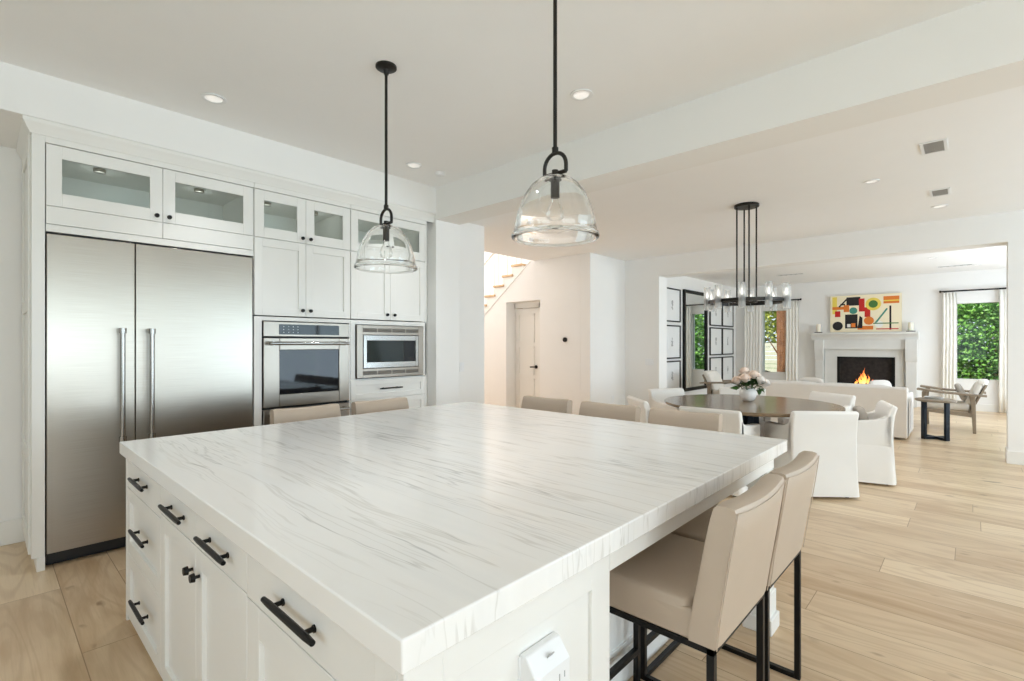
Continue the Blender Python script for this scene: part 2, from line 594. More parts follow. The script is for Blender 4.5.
struct('baseboard_dining_far', MB().box(8.255, 8.595, YB, -.298, 0, .15).box(8.255, 8.595, 4.088, 4.77, 0, .15), TRIMW, bevel=.003)
wall_with_holes('wall_fireplace', 'x', XF, XF + .2, -2.6, 4.9, 3.2, [(-.42, .235, .66, 2.27), (3.5, 4.1, .66, 2.28)])
struct('baseboard_fireplace', MB().box(XF - .015, XF, -2.4, .80, 0, .15).box(XF - .015, XF, 2.95, 4.77, 0, .15), TRIMW, bevel=.003)
wall_with_holes('wall_living_right', 'y', -2.6, -2.4, 8.58, XF + .1, 3.2, [(9.5, 13.1, .4, 2.5)])
# stair wall: its top follows the stair, with the door recess in it
def stair_wall():
    mb = MB()
    y0, y1, zt = 5.90, 6.77, 2.23
    mb.box(7.11, 7.25, 4.982, y0, 0, 2.975)
    sl = (2.974 - 2.046) / (7.353 - 6.155)
    top = lambda y: 2.974 - (y - 6.155) * sl
    mb.prism([(y0, zt), (y1, zt), (y1, top(y1)), (6.155, 2.974), (y0, 2.974)], 'x', 7.11, 7.25)
    mb.prism([(y1, 0), (9.97, 0), (9.97, .02), (y1, top(y1))], 'x', 7.11, 7.25)
    mb.box(7.25, 7.42, y0 - .3, y0, 0, 2.4)
    mb.box(7.25, 7.42, y1, y1 + .3, 0, 2.26)
    mb.box(7.25, 7.42, y0, y1, zt, 2.4)
    return struct('wall_stair', mb, WALL)
stair_wall()
struct('wall_stairwell_far', MB().box(8.25, 8.4, 4.98, 10.5, 0, 4.6), WALL)
struct('wall_stairwell_end', MB().box(4.4, 8.4, 10.4, 10.6, 0, 4.6), WALL)
struct('wall_upper_landing', MB().box(4.4, 8.4, 5.9, 6.04, 3.4, 4.6).box(7.11, 8.25, 4.98, 5.9, ZD, 3.1), WALL)
struct('ceiling.003', MB().box(4.37, 8.4, 5.9, 10.6, 4.6, 4.75), CEIL)
struct('trim_4', MB().prism([(6.13, 2.974), (6.155, 2.974), (9.97, .02), (9.94, .02)], 'x', 7.095, 7.11), TRIMW, label='thin bead along the stair stringer')

# door in the stair-wall recess
door1 = struct('door_1', MB().box(7.375, 7.41, 6.15, 6.75, .01, 2.11), TRIMW, bevel=.002)
mb = MB()
def panel_frame(mb, y0, y1, z0, z1, x):
    r = .018
    mb.box(x - r, x, y0, y0 + r, z0, z1).box(x - r, x, y1 - r, y1, z0, z1).box(x - r, x, y0, y1, z0, z0 + r).box(x - r, x, y0, y1, z1 - r, z1)
for a, b in ((.12, .72), (.80, 1.36), (1.44, 2.0)): panel_frame(mb, 6.26, 6.66, a, b, 7.376)
struct('door_panel', mb, TRIMW, door1)
struct('door_casing', MB().box(7.36, 7.41, 6.755, 6.77, 0, 2.2).box(7.36, 7.41, 5.90, 6.14, 0, 2.2).box(7.36, 7.41, 5.9, 6.77, 2.12, 2.23), TRIMW, door1)
struct('door_handle', MB().cyl((7.376, 6.21, .96), (7.362, 6.21, .96), .034, 20).cyl((7.365, 6.21, .96), (7.325, 6.21, .96), .012).tube([(7.325, 6.21, .96), (7.318, 6.24, .96), (7.318, 6.32, .957)], .012), BLACK, door1, label='black lever door handle')

# windows
def window(name, x0, x1, y0, y1, z0, z1, axis, bars=0):
    """frame with a pane; axis is the wall's normal axis"""
    f = .035
    mb, pn = MB(), MB()
    if axis == 'x':
        mb.box(x0, x1, y0, y0 + f, z0, z1).box(x0, x1, y1 - f, y1, z0, z1).box(x0, x1, y0, y1, z0, z0 + f).box(x0, x1, y0, y1, z1 - f, z1)
        xm = (x0 + x1) / 2
        pn.box(xm - .004, xm + .004, y0 + f, y1 - f, z0 + f, z1 - f)
    else:
        mb.box(x0, x0 + f, y0, y1, z0, z1).box(x1 - f, x1, y0, y1, z0, z1).box(x0, x1, y0, y1, z0, z0 + f).box(x0, x1, y0, y1, z1 - f, z1)
        for i in range(bars):
            xx = x0 + (x1 - x0) * (i + 1) / (bars + 1)
            mb.box(xx - f, xx + f, y0, y1, z0, z1)
        ym = (y0 + y1) / 2
        pn.box(x0 + f, x1 - f, ym - .004, ym + .004, z0 + f, z1 - f)
    o = struct(name, mb, TRIMW)
    struct('pane', pn, PANE, o)
    return o
w1 = window('window_1', XF + .09, XF + .14, -.455, .27, .625, 2.315, 'x')
w2 = window('window_2', XF + .09, XF + .14, 3.465, 4.135, .625, 2.315, 'x')
for ww, yy in ((w1, -.21), (w2, 3.98)):
    struct('crank_handle', MB().box(XF - .045, XF + .02, yy - .06, yy + .06, .662, .675).cyl((XF - .02, yy - .03, .675), (XF - .05, yy + .05, .70), .01, 10), BLACK, ww, label='dark window crank')
struct('sill', MB().box(XF - .012, XF + .1, -.375, .235, .645, .662), TRIMW, w1)
struct('sill', MB().box(XF - .012, XF + .1, 3.5, 4.1, .645, .662), TRIMW, w2)
window('window_3', -2.5, 2.3, YB - .12, YB - .06, .6, 2.6, 'y', 2)
window('window_4', 4.2, 7.8, YB - .12, YB - .06, .05, 2.6, 'y', 2)
window('window_5', 9.5, 13.1, -2.52, -2.46, .4, 2.5, 'y', 2)
window('added_window', -3.13, -3.07, -1.1, 2.3, .6, 2.6, 'x')  # unseen window frame added around the left fill light

# ------------------------------------------------------------------ outdoors
struct('ground', MB().box(-30, 45, -40, 40, -.32, -.13), GRASS)
def leafy(mb, c, rad, n, size, flat=.0):
    for _ in range(n):
        while True:
            p = Vector((random.uniform(-1, 1), random.uniform(-1, 1), random.uniform(-1, 1)))
            if .25 < p.length < 1: break
        q = Vector((c[0] + p.x * rad[0], c[1] + p.y * rad[1], c[2] + p.z * rad[2]))
        a = Vector((random.gauss(0, 1), random.gauss(0, 1), random.gauss(0, .6))).normalized()
        b = a.cross(Vector((random.gauss(0, 1), random.gauss(0, 1), random.gauss(0, 1)))).normalized()
        l, wd = size * random.uniform(.7, 1.3), size * random.uniform(.28, .42)
        mb.add([q - a * l / 2, q + b * wd, q + a * l / 2, q - b * wd], [(0, 1, 2, 3)])
    return mb
def shrub(name, label, cat, c, rad, n, size, mat, trunk_r=.08, off=0):
    t = thing(name, label, cat, (c[0], c[1], -.13))
    loc = (0, 0, c[2] + .13)
    obj('foliage', leafy(MB(), loc, rad, n, size), mat, t, smooth=False, fixn=False)
    obj('trunk', MB().cyl((0, off, 0), (0, off * .6, loc[2]), trunk_r, 10, trunk_r * .6), BARK, t)
    return t
shrub('hedge_shrub', 'tall bright green shrub outside the window right of the fireplace', 'shrub', (17.3, -.55, 1.35), (.75, 1.5, 1.5), 15000, .10, LEAFG)
shrub('hedge_shrub', 'darker green tree crown above the shrub outside the right window', 'tree', (19.2, -.5, 3.6), (1.0, 2.4, 1.6), 6000, .15, LEAFG)
shrub('garden_tree', 'yellow-green sunlit foliage outside the window left of the fireplace', 'tree', (21.6, 5.6, 2.7), (1.1, 2.6, 1.5), 5200, .17, LEAFY, .1, 2.6)
shrub('garden_shrub', 'green garden shrub reflected in the mirror', 'shrub', (17.0, 2.4, 1.35), (.8, 1.2, 1.5), 5000, .15, LEAFG)
tr = MB().tube([(16.6, 4.2, -.15), (16.61, 4.19, .8), (16.58, 4.21, 2.0), (16.62, 4.22, 3.6)], [.19, .175, .165, .155], 14)
tr.tube([(16.6, 4.25, .95), (16.55, 4.42, 1.25), (16.5, 4.62, 1.6)], [.03, .02, .012], 8)
tag(obj('tree_trunk', tr, BARK), 'red-brown tree trunk outside the left window', 'tree')
fn = thing('garden_fence', 'pale horizontal board fence outside the left window', 'fence', (19.8, 4.8, -.13))
mb = MB()
for k in range(10): mb.box(0, .03, -2.6, 2.6, .03 + k * .155, .166 + k * .155)
obj('board_panel', mb, SIDING, fn, bevel=.004)
for yy in (-2.6, -.9, .9, 2.6): obj('post', MB().box(.03, .12, yy - .05, yy + .05, 0, 1.58), SIDING, fn)
for i, (x, y, s) in enumerate(((-1.0, -8.5, 1.7), (2.2, -9.5, 2.1), (5.2, -10, 1.8), (8.5, -9, 2.0))):
    shrub('garden_shrub', ['round', 'broad', 'tall', 'dense'][i] + ' garden shrub outside the kitchen windows, seen only in the oven glass', 'shrub', (x, y, 1.3), (1.4, 1.1, s), 1100, .34, LEAFG)

# ------------------------------------------------------------------ joinery helpers
def face_neg_y(y):  return lambda u, v, w_: (u, y - w_, v)       # u along x, v up, w_ out of the face
def face_neg_x(x):  return lambda u, v, w_: (x - w_, u, v)       # u along y
def shaker(T, u0, u1, v0, v1, rail=.06, th=.02, rec=.014):
    mb = MB(lambda a, b, c: T(a, c, b))                          # box args: (u0,u1, w0,w1, v0,v1)
    mb.box(u0, u0 + rail, 0, th, v0, v1).box(u1 - rail, u1, 0, th, v0, v1)
    mb.box(u0 + rail, u1 - rail, 0, th, v0, v0 + rail).box(u0 + rail, u1 - rail, 0, th, v1 - rail, v1)
    mb.box(u0 + rail, u1 - rail, 0, th - rec, v0 + rail, v1 - rail)
    return mb
def slab(T, u0, u1, v0, v1, th=.02):
    return MB(lambda a, b, c: T(a, c, b)).box(u0, u1, 0, th, v0, v1)
def open_frame(T, u0, u1, v0, v1, gu0, gu1, gv0, gv1, th=.02):
    mb = MB(lambda a, b, c: T(a, c, b))
    return mb.box(u0, gu0, 0, th, v0, v1).box(gu1, u1, 0, th, v0, v1).box(gu0, gu1, 0, th, v0, gv0).box(gu0, gu1, 0, th, gv1, v1)
def knob(T, u, v, w0=.02):
    mb = MB()
    mb.cyl(T(u, v, w0), T(u, v, w0 + .018), .006, 10).cyl(T(u, v, w0 + .016), T(u, v, w0 + .03), .0155, 16, .0135)
    return mb
def pull(T, u, v, length=.3, w0=.02, r=.0075):
    mb = MB()
    h = length / 2
    n = 9
    pts = [T(u - h + length * i / (n - 1), v, w0 + .029) for i in range(n)]
    mb.tube(pts, [r * (.8 if i in (0, n - 1) else 1) for i in range(n)], 10)
    for s in (-1, 1):
        mb.cyl(T(u + s * h * .62, v, w0), T(u + s * h * .62, v, w0 + .029), .0062, 10)
        mb.cyl(T(u + s * h * .62, v, w0), T(u + s * h * .62, v, w0 + .004), .009, 12)
    return mb

# ------------------------------------------------------------------ tall kitchen cabinets (fronts at y = 4.25)
YF = 4.27
TF = face_neg_y(YF)
ZT = 2.725
def door(parent, u0, u1, v0, v1, ku, kv, rail=.062):
    d = obj('door', shaker(TF, u0, u1, v0, v1, rail), CAB, parent, .0015)
    obj('knob', knob(TF, ku, kv), BLACK, d)
    return d
def glass_door(parent, u0, u1, v0, v1, ku, kv, s=.074, t=.08, b=.085):
    d = obj('glass_door', open_frame(TF, u0, u1, v0, v1, u0 + s, u1 - s, v0 + b, v1 - t), CAB, parent, .0015)
    obj('pane', slab(lambda a, b_, c: TF(a, b_, c + .006), u0 + s - .004, u1 - s + .004, v0 + b - .004, v1 - t + .004, .005), CABGLASS, d, label='grey-green glass pane')
    obj('knob', knob(TF, ku, kv), BLACK, d)
    return d
def top_box(x0, x1, zb):
    mb = MB().box(x0, x1, 4.94, 4.97, zb, ZT).box(x0, x0 + .018, YF, 4.94, zb, ZT).box(x1 - .018, x1, YF, 4.94, zb, ZT)
    return mb.box(x0, x1, YF, 4.94, zb - .02, zb + .0).box(x0, x1, YF, 4.94, 2.655, 2.67)

# unit over and beside the refrigerator
cf = thing('refrigerator_cabinet', 'white cabinet with two long glass doors built around the refrigerator', 'cabinet', (0, 0, 0), 0, 'tall white kitchen cabinets')
mb = top_box(.281, 1.506, 2.285)
mb.box(.2772, 1.506, 4.245, 4.30, 2.676, ZT)
mb.box(.281, 1.506, 4.252, 4.97, 2.122, 2.166).box(.281, 1.506, YF + .001, 4.97, 2.166, 2.27)
obj('body', mb, CAB, cf, .001)
obj('stile', MB().box(.2155, .277, 4.245, 4.97, 0.085, ZT).box(.238, .277, 4.235, 4.97, 0, .085), CAB, cf, .002)
obj('side_panel', MB(lambda a, b, c: (.2155 - b, a, c)).box(4.30, 4.36, 0, .012, .10, ZT).box(4.90, 4.97, 0, .012, .10, ZT).box(4.36, 4.90, 0, .012, 2.62, ZT).box(4.36, 4.90, 0, .012, 1.62, 1.70).box(4.36, 4.90, 0, .012, .66, .74).box(4.36, 4.90, 0, .012, .10, .20), CAB, cf, .002)
glass_door(cf, .2825, .8915, 2.286, 2.6715, .855, 2.325)
glass_door(cf, .8945, 1.502, 2.286, 2.6715, .93, 2.325)
obj('filler_panel', slab(TF, .2825, .8915, 2.171, 2.2825), CAB, cf, .0015)
obj('filler_panel', slab(TF, .8945, 1.502, 2.171, 2.2825), CAB, cf, .0015)
def puck(parent, xx):
    p = obj('puck_light', MB().cyl((xx, 4.55, 2.654), (xx, 4.55, 2.632), .035, 20), STEEL, parent, label='small round cabinet light')
    d = bpy.data.lights.new('cabinet_fill', 'POINT')  # fill light added to brighten the cabinet; the pucks themselves are unlit
    d.energy = .2
    d.shadow_soft_size = .03
    d.color = (.95, 1, .98)
    o = bpy.data.objects.new('cabinet_fill', d)
    COL.objects.link(o)
    o.location = (xx, 4.55, 2.60)
    o.parent = p
for xx in (.58, 1.2): puck(cf, xx)

# built-in refrigerator
rf = thing('refrigerator', 'built-in side-by-side stainless steel refrigerator with two long bar handles', 'refrigerator', (.89, 4.25, 0))
rl = lambda v: v - .89
obj('body', MB().box(rl(.285), rl(1.497), .03, .70, .03, 2.112), RUBBER, rf)
obj('toe_grille', MB().box(rl(.285), rl(1.497), .075, .12, 0, .09), RUBBER, rf)
for a, b, hx in ((.284, .731, .655), (.736, 1.498, .818)):
    d = obj('door', MB().box(rl(a), rl(b), 0, .06, .092, 2.108), STEEL, rf, .003)
    obj('handle', MB().cyl((rl(hx), -.062, .77), (rl(hx), -.062, 1.512), .015, 20).cyl((rl(hx), -.062, 1.485), (rl(hx), -.062, 1.52), .021, 20).cyl((rl(hx), -.062, .755), (rl(hx), -.062, .79), .021, 20)
        .cyl((rl(hx), .0, 1.507), (rl(hx), -.062, 1.507), .011, 14).cyl((rl(hx), .0, .773), (rl(hx), -.062, .773), .011, 14), CHROME, d)

# oven unit
co = thing('oven_cabinet', 'tall white cabinet around the wall oven, between refrigerator and microwave cabinet', 'cabinet', (0, 0, 0), 0, 'tall white kitchen cabinets')
x0, x1 = 1.509, 2.356
mb = top_box(x0, x1, 2.285)
mb.box(x0, x1, 4.245, 4.30, 2.676, ZT).box(x0, 1.569, YF - .018, 4.97, .09, 1.638).box(2.342, x1, YF - .018, 4.97, .09, 1.638).box(1.569, 2.342, YF - .018, 4.97, 1.606, 1.638)
mb.box(x0, x1, YF, 4.97, 1.65, 2.265).box(x0, x1, YF + .02, 4.97, .09, .24).box(1.569, 2.342, 4.9, 4.97, .24, 1.606).box(x0 + .02, x1 - .02, 4.33, 4.9, 0, .09)
obj('body', mb, CAB, co, .001)
glass_door(co, 1.512, 1.9325, 2.286, 2.6715, 1.90, 2.325)
glass_door(co, 1.9355, 2.353, 2.286, 2.6715, 1.97, 2.325)
door(co, 1.512, 1.9325, 1.648, 2.275, 1.90, 1.70)
door(co, 1.9355, 2.353, 1.648, 2.275, 1.97, 1.70)
obj('drawer', slab(TF, 1.512, 2.353, .095, .245), CAB, co, .0015)
for xx in (1.72, 2.15): puck(co, xx)  # pucks added here to carry the cabinet fill light

ov = thing('wall_oven', 'stainless steel double wall oven set in the white cabinet', 'oven', (1.955, 4.25, 0))
ol = lambda v: v - 1.955
obj('body', MB().box(ol(1.574), ol(2.337), .03, .6, .25, 1.602), RUBBER, ov)
cp = obj('control_panel', MB().box(ol(1.576), ol(2.335), -.012, .05, 1.475, 1.598), STEELD, ov, .003)
obj('display', MB().box(ol(1.70), ol(2.235), -.0145, 0, 1.492, 1.578), DISPLAY, cp, .001)
for i in range(4):
    for j in range(3): obj('button', MB().box(ol(1.735 + i * .04), ol(1.742 + i * .04), -.016, -.014, 1.508 + j * .024, 1.512 + j * .024), WHITEP, cp)
for z0, z1 in ((.888, 1.462), (.262, .868)):
    d = obj('oven_door', open_frame(face_neg_y(.035), ol(1.576), ol(2.335), z0, z1, ol(1.705), ol(2.235), z0 + .10, z1 - .10, .05), STEELD, ov, .004)
    obj('window', MB().box(ol(1.70), ol(2.24), -.006, .03, z0 + .095, z1 - .095), OVENGLASS, d)
    hz = z1 - .045
    obj('handle', MB().cyl((ol(1.61), -.075, hz), (ol(2.30), -.075, hz), .0145, 18).cyl((ol(1.635), -.012, hz), (ol(1.635), -.075, hz), .017, 16).cyl((ol(2.275), -.012, hz), (ol(2.275), -.075, hz), .017, 16), CHROME, d)

# microwave unit
cm = thing('microwave_cabinet', 'tall white cabinet around the microwave, at the right end of the run', 'cabinet', (0, 0, 0), 0, 'tall white kitchen cabinets')
x0, x1 = 2.359, 3.235
mb = top_box(x0, x1, 2.285)
mb.box(x0, x1, 4.245, 4.30, 2.676, ZT).box(x0, 2.405, YF - .018, 4.97, 1.08, 1.638).box(3.19, x1, YF - .018, 4.97, 1.08, 1.638).box(2.405, 3.19, YF - .018, 4.97, 1.598, 1.638)
mb.box(x0, x1, YF, 4.97, 1.65, 2.265).box(2.405, 3.19, 4.88, 4.97, 1.08, 1.6).box(x0, x1, YF, 4.97, .09, 1.078).box(x0 + .02, x1 - .02, 4.33, 4.9, 0, .09)
mb.box(3.236, 3.318, 4.34, 4.97, 0, ZT)
obj('body', mb, CAB, cm, .001)
glass_door(cm, 2.362, 2.7855, 2.286, 2.6715, 2.75, 2.325)
glass_door(cm, 2.7885, 3.215, 2.286, 2.6715, 2.825, 2.325)
door(cm, 2.362, 2.7855, 1.648, 2.275, 2.745, 1.70)
door(cm, 2.7885, 3.215, 1.648, 2.275, 2.83, 1.70)
for k, (za, zb) in enumerate(((.885, 1.066), (.50, .88), (.10, .495))):
    d = obj('drawer', shaker(TF, 2.362, 3.215, za, zb, .05), CAB, cm, .0015)
    obj('handle', pull(TF, 2.785, (za + zb) / 2, .26), BLACK, d)
for xx in (2.57, 3.0): puck(cm, xx)  # unseen pucks, added with their fill light for this cabinet
obj('stile', MB().box(3.2185, x1, YF - .018, YF, .09, 2.676), CAB, cm, .001)

mw = thing('microwave', 'built-in stainless microwave with a vented trim frame', 'microwave', (2.797, 4.25, 0))
ml = lambda v: v - 2.797
Tm = face_neg_y(.03)
obj('body', MB().box(ml(2.47), ml(3.12), .02, .5, 1.16, 1.51), RUBBER, mw)
tk = obj('trim_frame', open_frame(Tm, ml(2.412), ml(3.182), 1.087, 1.592, ml(2.475), ml(3.118), 1.175, 1.50, .048), STEELD, mw, .002)
for zz in (1.525, 1.115):
    for i in range(4):
        a = ml(2.475) + i * .163
        obj('vent_grille', MB().box(a, a + .15, -.0195, -.017, zz, zz + .037), VENTD, tk, label='grey vent slot')
md = obj('door', open_frame(Tm, ml(2.48), ml(3.113), 1.18, 1.495, ml(2.515), ml(3.08), 1.235, 1.445, .052), CHROME, mw, .002)
obj('window', MB().box(ml(2.51), ml(2.94), -.012, .02, 1.23, 1.45), MICROGLASS, md)
obj('control_panel', MB().box(ml(2.942), ml(3.085), -.013, .02, 1.23, 1.45), DISPLAY, md)

# crown moulding over the whole run
def crown():
    mb = MB()
    y, z = 4.245, 2.715
    prof = [(0, 0), (-.008, .0), (-.012, .012), (-.022, .03), (-.03, .05), (-.036, .06), (-.04, .068), (-.04, .087), (0, .087)]
    L, R = .2155, 3.318
    n = len(prof)
    vs = []
    for p in prof: vs.append((L + p[0], 4.98, z + p[1]))
    for p in prof: vs.append((L + p[0], y + p[0], z + p[1]))
    for p in prof: vs.append((R, y + p[0], z + p[1]))
    fs = []
    for s in range(2): fs += [(s * n + i, s * n + (i + 1) % n, (s + 1) * n + (i + 1) % n, (s + 1) * n + i) for i in range(n)]
    fs += [tuple(range(n))[::-1], tuple(range(2 * n, 3 * n))]
    mb.add(vs, fs)
    return struct('trim_3', mb, CAB, label='crown moulding above the tall cabinets')
crown()

# ------------------------------------------------------------------ island
isl = thing('kitchen_island', 'large white kitchen island base with drawers and doors under the marble top', 'island', (0, 0, 0))
X0, YN, YFAR, XR = .51, .735, 3.165, 1.188
ZU = .853
mb = MB().box(X0 + .022, XR - .002, YN + .022, YFAR - .002, 0, ZU)
mb.box(1.18, 2.45, 1.08, 2.80, 0, ZU)                      # core under the middle of the top
obj('body', mb, CAB, isl, .002)
mb = MB()
for zz, o_ in ((0, .022), (.10, .016), (.135, .009)): mb.box(1.19, 2.45 + o_, 1.08 - o_, 2.80 + o_, zz, (.10, .135, .155)[(0, .10, .135).index(zz)])
obj('baseboard', mb, CAB, isl, .003)
# apron under the overhang, and the two corner posts
obj('apron', MB().box(1.19, 2.72, YN, YN + .02, .785, ZU).box(2.72, 2.74, YN, YFAR, .785, ZU).box(1.19, 2.72, YFAR - .02, YFAR, .785, ZU), CAB, isl, .001)
for py in (.775, 3.11):
    px_ = 2.665
    def sq(r, z0, z1, m_): m_.box(px_ - r, px_ + r, py - r, py + r, z0, z1)
    m_ = MB()
    sq(.068, 0, .075, m_); sq(.056, .075, .19, m_); sq(.048, .19, .70, m_); sq(.054, .70, .785, m_)
    obj('leg', m_, CAB, isl, .003)
# finished ends and left face frame
obj('end_panel', shaker(face_neg_y(YN + .022), X0 + .0, XR, .0, ZU, .088, .022, .010), CAB, isl, .0015)
obj('end_panel', shaker(lambda a, b, c: (a, YFAR - .002 + c, b), X0, XR, .0, ZU, .088, .02, .010), CAB, isl, .0015)
TI = face_neg_x(X0 + .022)
def idrawer(u0, u1, v0, v1, hu, hv, flat=False, length=.275, rail=.062):
    d = obj('drawer', (slab if flat else shaker)(TI, u0, u1, v0, v1, *(() if flat else (rail,))), CAB, isl, .0015)
    obj('handle', pull(TI, hu, hv, length, r=.0085), BLACK, d)
def idoor(u0, u1, v0, v1, ku, kv, rail=.068):
    d = obj('door', shaker(TI, u0, u1, v0, v1, rail), CAB, isl, .0015)
    obj('knob', knob(TI, ku, kv), BLACK, d)
ZTOP = .848
cb = [3.163, 2.4765, 1.981, 1.496, .831]
g = .0018
idrawer(cb[1] + g, cb[0] - g, .688, ZTOP, 2.80, .772, True)
idrawer(cb[1] + g, cb[0] - g, .358, .684, 2.79, .528)
idrawer(cb[1] + g, cb[0] - g, .03, .354, 2.785, .195)
idrawer(cb[2] + g, cb[1] - g, .712, ZTOP, 2.21, .775, True)
idrawer(cb[3] + g, cb[2] - g, .712, ZTOP, 1.735, .775, True)
idoor(cb[2] + g, cb[1] - g, .03, .708, 2.014, .62)
idoor(cb[3] + g, cb[2] - g, .03, .708, 1.936, .62)
idrawer(cb[4] + g, cb[3] - g, .705, ZTOP, 1.165, .776, True, .27)
obj('door', shaker(TI, cb[4] + g, cb[3] - g, .03, .701, .085), CAB, isl, .0015)
obj('stile', MB().box(X0, X0 + .022, YN + .023, cb[4], 0, ZU), CAB, isl, .001)
tag(obj('countertop', MB().box(.485, 2.868, .705, 3.19, ZU, .914), MARBLE, bevel=.004, seg=3), 'thick white marble countertop with grey veins covering the whole island', 'countertop')

# plug-in adapter on the island end
ad = thing('wall_adapter', 'white plug-in multi-outlet adapter on the island end panel', 'power adapter', (.885, YN + .008, .63))
obj('housing', MB().prism([(0, -.09), (-.045, -.09), (-.05, -.08), (-.05, .05), (-.018, .09), (0, .09)], 'x', -.062, .062), WHITEP, ad, .004, 3)
obj('usb_port', MB(lambda a, b, c: (a, -.034 - b * .78 - c * .62 + .0, .07 + c * .78 - b * .62)).box(-.006, .012, -.001, .0015, -.008, .012), GREYPL, ad, label='grey usb port')
for sx in (-.03, .03):
    for sz in (.02, -.05):
        sl = MB().box(sx - .011, sx - .008, -.0508, -.0495, sz - .008, sz + .008).box(sx + .008, sx + .011, -.0508, -.0495, sz - .007, sz + .007).cyl((sx, -.0495, sz - .017), (sx, -.0508, sz - .017), .0035, 8)
        obj('socket', sl, GREYPL, ad)
tag(obj('outlet_plate', MB().box(.82, .95, YN + .004, YN + .013, .545, .715), WHITEP, bevel=.002), 'white outlet plate behind the adapter on the island end', 'outlet')

# ------------------------------------------------------------------ counter stools (local: seat looks to +y, origin under the seat)
def make_stool():
    t = thing('counter_stool', '', 'stool', (0, 0, 0), 0, 'beige leather counter stools around the island')
    W = .2325
    R = .011
    yb, yf = -.232, .245                     # rear and front leg rows
    # backrest: side profile swept across, the top slightly dished
    prof = [(-.250, .557), (-.264, .66), (-.283, .78), (-.298, .88), (-.308, .952), (-.302, .966), (-.285, .971), (-.25, .970), (-.238, .960), (-.228, .92), (-.214, .85), (-.196, .75), (-.178, .66), (-.168, .60), (-.165, .557)]
    mb = MB()
    N = 12
    n = len(prof)
    vs, fs = [], []
    for i in range(N + 1):
        s = -1 + 2 * i / N
        e = min(1, (1 - abs(s)) / .09)
        rnd = .007 * (1 - math.sqrt(max(0, 1 - (1 - e) ** 2)))
        for (y, z) in prof:
            h = (z - .555) / .43
            yy = y - .014 * (1 - s * s) * h
            zz = z - (.010 * (1 - s * s)) * max(0, (z - .8) / .18)
            cy0 = -.21 - .075 * h
            yy = cy0 + (yy - cy0) * (1 - rnd / .06)
            zz = zz - rnd * max(0, (z - .93) / .05) if z > .93 else zz
            vs.append((s * (W + .002 + .009 * math.sin(PI * min(1, h))), yy, zz))
    for i in range(N): fs += [(i * n + k, i * n + (k + 1) % n, (i + 1) * n + (k + 1) % n, (i + 1) * n + k) for k in range(n)]
    fs += [tuple(range(n))[::-1], tuple(N * n + k for k in range(n))]
    mb.add(vs, fs)
    bk = obj('backrest', mb, LEATHER, t, angle=50)
    outer = [(y, z) for y, z in prof[:5]]
    pip = MB()
    for s in (-1, 1): pip.tube([(s * (W + .000 + .009 * math.sin(PI * min(1, (z - .555) / .43))), y - .0005, z) for y, z in outer], .0016, 6)
    pip.tube([(-W + 2 * W * i / 12, -.3085 - .014 * (1 - (-1 + i / 6) ** 2), .952 - .0085 * (1 - (-1 + i / 6) ** 2)) for i in range(13)], .0016, 6)
    obj('piping', pip, LEATHER, bk)
    st = obj('seat', MB().cushion(-W, W, yb - .004 + .06, yf + .02, .556, .672, .16, 14), LEATHER, t, angle=60)
    obj('boxing', MB().box(-W + .001, W - .001, yb, yf + .012, .556, .646), LEATHER, st, .008, 3)
    fr = MB()
    def rail(a, b): fr.box(min(a[0], b[0]) - R, max(a[0], b[0]) + R, min(a[1], b[1]) - R, max(a[1], b[1]) + R, .537, .556)
    xl = W - R
    rail((-xl, yb), (xl, yb)); rail((-xl, yf), (xl, yf)); rail((-xl, yb), (-xl, yf)); rail((xl, yb), (xl, yf))
    obj('seat_frame', fr, BLACK, t, .001)
    for x in (-xl, xl):
        for y in (yb, yf): obj('leg', MB().box(x - R, x + R, y - R, y + R, 0, .536), BLACK, t, .001)
        obj('floor_rail', MB().box(x - R, x + R, yb + R, yf - R, 0, .02), BLACK, t, .001)
    obj('floor_rail', MB().box(-xl + R, xl - R, yf - R, yf + R, 0, .02), BLACK, t, .001)
    obj('footrest', MB().box(-xl + R, xl - R, yf - R, yf + R, .135, .157), BLACK, t, .001)
    return t
stool0 = make_stool()
stools = [
    (1.632, .772, 0, 'beige leather counter stool nearest the camera, at the near side of the island'),
    (2.132, .772, 0, 'second beige counter stool on the near side, half hidden behind the nearest one'),
    (1.585, 3.205, PI, 'counter stool back on the far side, in front of the oven'),
    (2.19, 3.205, PI, 'counter stool back on the far side, in front of the microwave'),
    (2.93, 2.585, PI / 2, 'counter stool back beside the recessed door, first of three on the dining side'),
    (2.93, 1.985, PI / 2, 'counter stool back in the middle of the three on the dining side'),
    (2.93, 1.405, PI / 2, 'counter stool back on the dining side, closest to the island corner post'),
]
for i, (x, y, rz, lb) in enumerate(stools):
    s_ = stool0 if i == 0 else dup(stool0, (0, 0, 0))
    s_.location = (x, y, 0)
    s_.rotation_euler = (0, 0, rz)
    s_['label'] = lb

